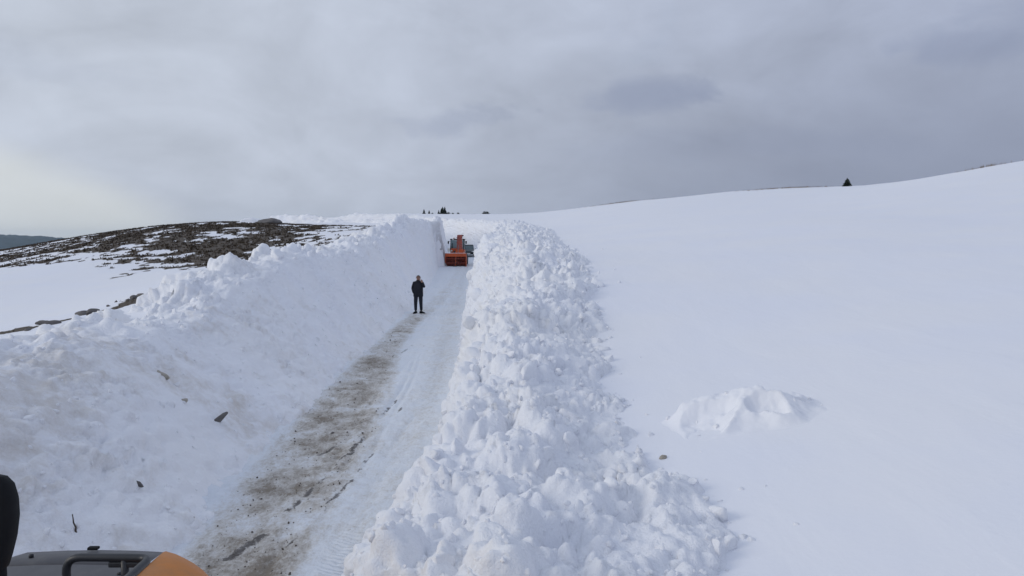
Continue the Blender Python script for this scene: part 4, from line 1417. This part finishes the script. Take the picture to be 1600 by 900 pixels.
# ------------------------------------------------------------------ loader whose hood reaches into view
def loader():
    h0 = 1.60                                  # hood height
    g = thing('loader', 'amber loader with dark grey hood, black handrail and black mirror', 'loader', (-2.42, 2.0, 0), 0)
    gx, gy = 2.42, -2.0                        # world -> local
    L = lambda x, y, z: (x + gx, y + gy, z)
    # hood top: slightly crowned dark panel between the shoulders
    V, F = [], []
    ys = [4.52, 4.49, 4.40, 4.25, 4.243, 4.23, 4.222, 3.0, 1.2]
    dz = [-.05, -.015, 0, .01, -.012, -.012, .011, .02, .02]
    xs = [-2.98, -2.92, -2.82, -2.6, -2.4, -2.2, -2.06, -2.02]
    cr = [-.06, -.03, 0, .010, .014, .010, .003, 0]
    for y_, d_ in zip(ys, dz):
        for x_, c_ in zip(xs, cr):
            V.append(L(x_, y_, h0 + d_ + c_))
    n = len(xs)
    for i in range(len(ys) - 1):
        for k in range(n - 1):
            F.append((i * n + k, i * n + k + 1, (i + 1) * n + k + 1, (i + 1) * n + k))
    o = MB().vf(V, F).build('hood_panel', M_HOOD, g)
    # rounded amber shoulder, right side: sweeps down and in towards the nose
    def shoulder(sx_, xin, xout, nm):
        V, F = [], []
        ys_ = [4.50, 4.47, 4.38, 4.22, 3.95, 3.5, 2.8, 1.2]
        ins = [.16, .12, .07, .03, .01, 0, 0, 0]
        drop = [.05, .018, .004, .0, 0, 0, 0, 0]
        nst = 9
        for y_, i_, dr in zip(ys_, ins, drop):
            w_ = abs(xout - xin) - i_ * .55
            for k in range(nst):
                a = (k / (nst - 1)) * math.pi / 2
                x_ = xin + sx_ * w_ * math.sin(a)
                z_ = h0 - dr * (.25 + k / nst) - .26 * (1 - math.cos(a)) ** .8
                V.append(L(x_, y_, z_))
            V.append(L(xin + sx_ * w_, y_, .85))
        m_ = nst + 1
        for i in range(len(ys_) - 1):
            for k in range(m_ - 1):
                F.append((i * m_ + k, i * m_ + k + 1, (i + 1) * m_ + k + 1, (i + 1) * m_ + k))
        F.append(tuple(range(m_)) )
        MB().vf(V, F).build(nm, M_AMBER, g)
    shoulder(1, -2.02, -1.64, 'hood_side')
    shoulder(-1, -2.98, -3.22, 'hood_side')
    MB().box(L(-2.45, 4.44, 1.17), (1.1, .10, .70), .03).build('grille', M_STEEL, g)
    MB().box(L(-2.45, 3.0, .78), (.9, 3.6, .35), .04).build('chassis', M_STEEL, g)
    # panel joint, bolts and latch
    for bx_, by_ in ((-2.10, 4.36), (-2.10, 4.12), (-2.72, 4.36), (-2.72, 4.12)):
        MB().lathe([(0, .012), (.010, .011), (.013, .006), (.013, -.01), (0, -.01)], L(bx_, by_, h0 + .016), 'Z', 8).build('bolt', M_STEEL, g)
    MB().box(L(-2.42, 4.46, h0 + .022), (.06, .035, .016), .006).build('latch', M_BLACK, g)
    # handrail
    r_ = .021
    def arc(p0, p1, p2, n=6):
        out = []
        for i in range(n + 1):
            u = i / n
            out.append(tuple((1 - u) ** 2 * a + 2 * u * (1 - u) * b + u * u * c for a, b, c in zip(p0, p1, p2)))
        return out
    zt = h0 + .185
    ry = 3.93
    pts = [L(-2.275, ry, h0 - .02), L(-2.275, ry, zt - .09)] + arc(L(-2.275, ry, zt - .075), L(-2.275, ry, zt), L(-2.195, ry, zt)) + \
          [L(-1.95, ry, zt - .002)] + arc(L(-1.90, ry, zt - .003), L(-1.845, ry, zt - .004), L(-1.845, ry - .06, zt - .006)) + [L(-1.845, 3.5, zt - .008)] + arc(L(-1.845, 3.1, zt - .01), L(-1.845, 3.0, zt - .01), L(-1.845, 3.0, zt - .1)) + [L(-1.86, 3.0, h0 - .1)]
    MB().tube(pts, r_, 12).build('handrail', M_STEEL, g)
    MB().tube([L(-1.975, ry, zt - .004), L(-1.975, ry, h0 - .03)], r_ * .95, 12).build('rail_post', M_STEEL, g)
    MB().box(L(-1.96, ry, zt - .035), (.19, .03, .03), .008).build('rail_gusset', M_STEEL, g)
    # mirror on its stalk
    m_ = link('mirror', None, g, L(-2.07, 3.10, -.05))
    V, F = [], []
    prof = [(.0, 2.10), (.028, 2.13), (.046, 2.18), (.068, 2.26), (.080, 2.34), (.078, 2.42), (.064, 2.475), (.035, 2.505), (0, 2.512)]
    ring_ = prof + [(-a, b) for a, b in reversed(prof[1:-1])]
    nr = len(ring_)
    for yy, kk in ((-.035, .86), (-.022, 1.0), (.03, .98), (.06, .75), (.068, .35)):
        for a, b in ring_:
            V.append((a * kk, yy, 2.32 + (b - 2.32) * kk))
    for i in range(4):
        for k in range(nr):
            F.append((i * nr + k, i * nr + (k + 1) % nr, (i + 1) * nr + (k + 1) % nr, (i + 1) * nr + k))
    F += [tuple(range(nr)), tuple(range(4 * nr, 5 * nr))]
    MB().vf(V, F).build('mirror_housing', M_BLACK, m_)
    MB().tube([(0, .01, 1.55), (0, .01, 2.2)], .026, 12).build('mirror_stalk', M_BLACK, m_)
    for sd in (-1, 1):
        wheel_obj(g, (sd * .72 + .0, 1.55, .55), .55, .36, M_RIM, 18)
loader()

hm_, ht, hb_ = mat('valley_haze')
ht.n.remove(hb_)
vol = ht.new('ShaderNodeVolumePrincipled')
vol.inputs['Color'].default_value = (0.58, 0.78, 1.0, 1)
vol.inputs['Density'].default_value = 0.8e-4
ht.l.new(vol.outputs[0], [n for n in ht.n if n.type == 'OUTPUT_MATERIAL'][0].inputs['Volume'])
o = MB().box((0, 0, -25), (10400, 10400, 170)).build('haze', hm_)
o['kind'] = 'stuff'

S.cycles.max_bounces = 6
S.cycles.diffuse_bounces = 4
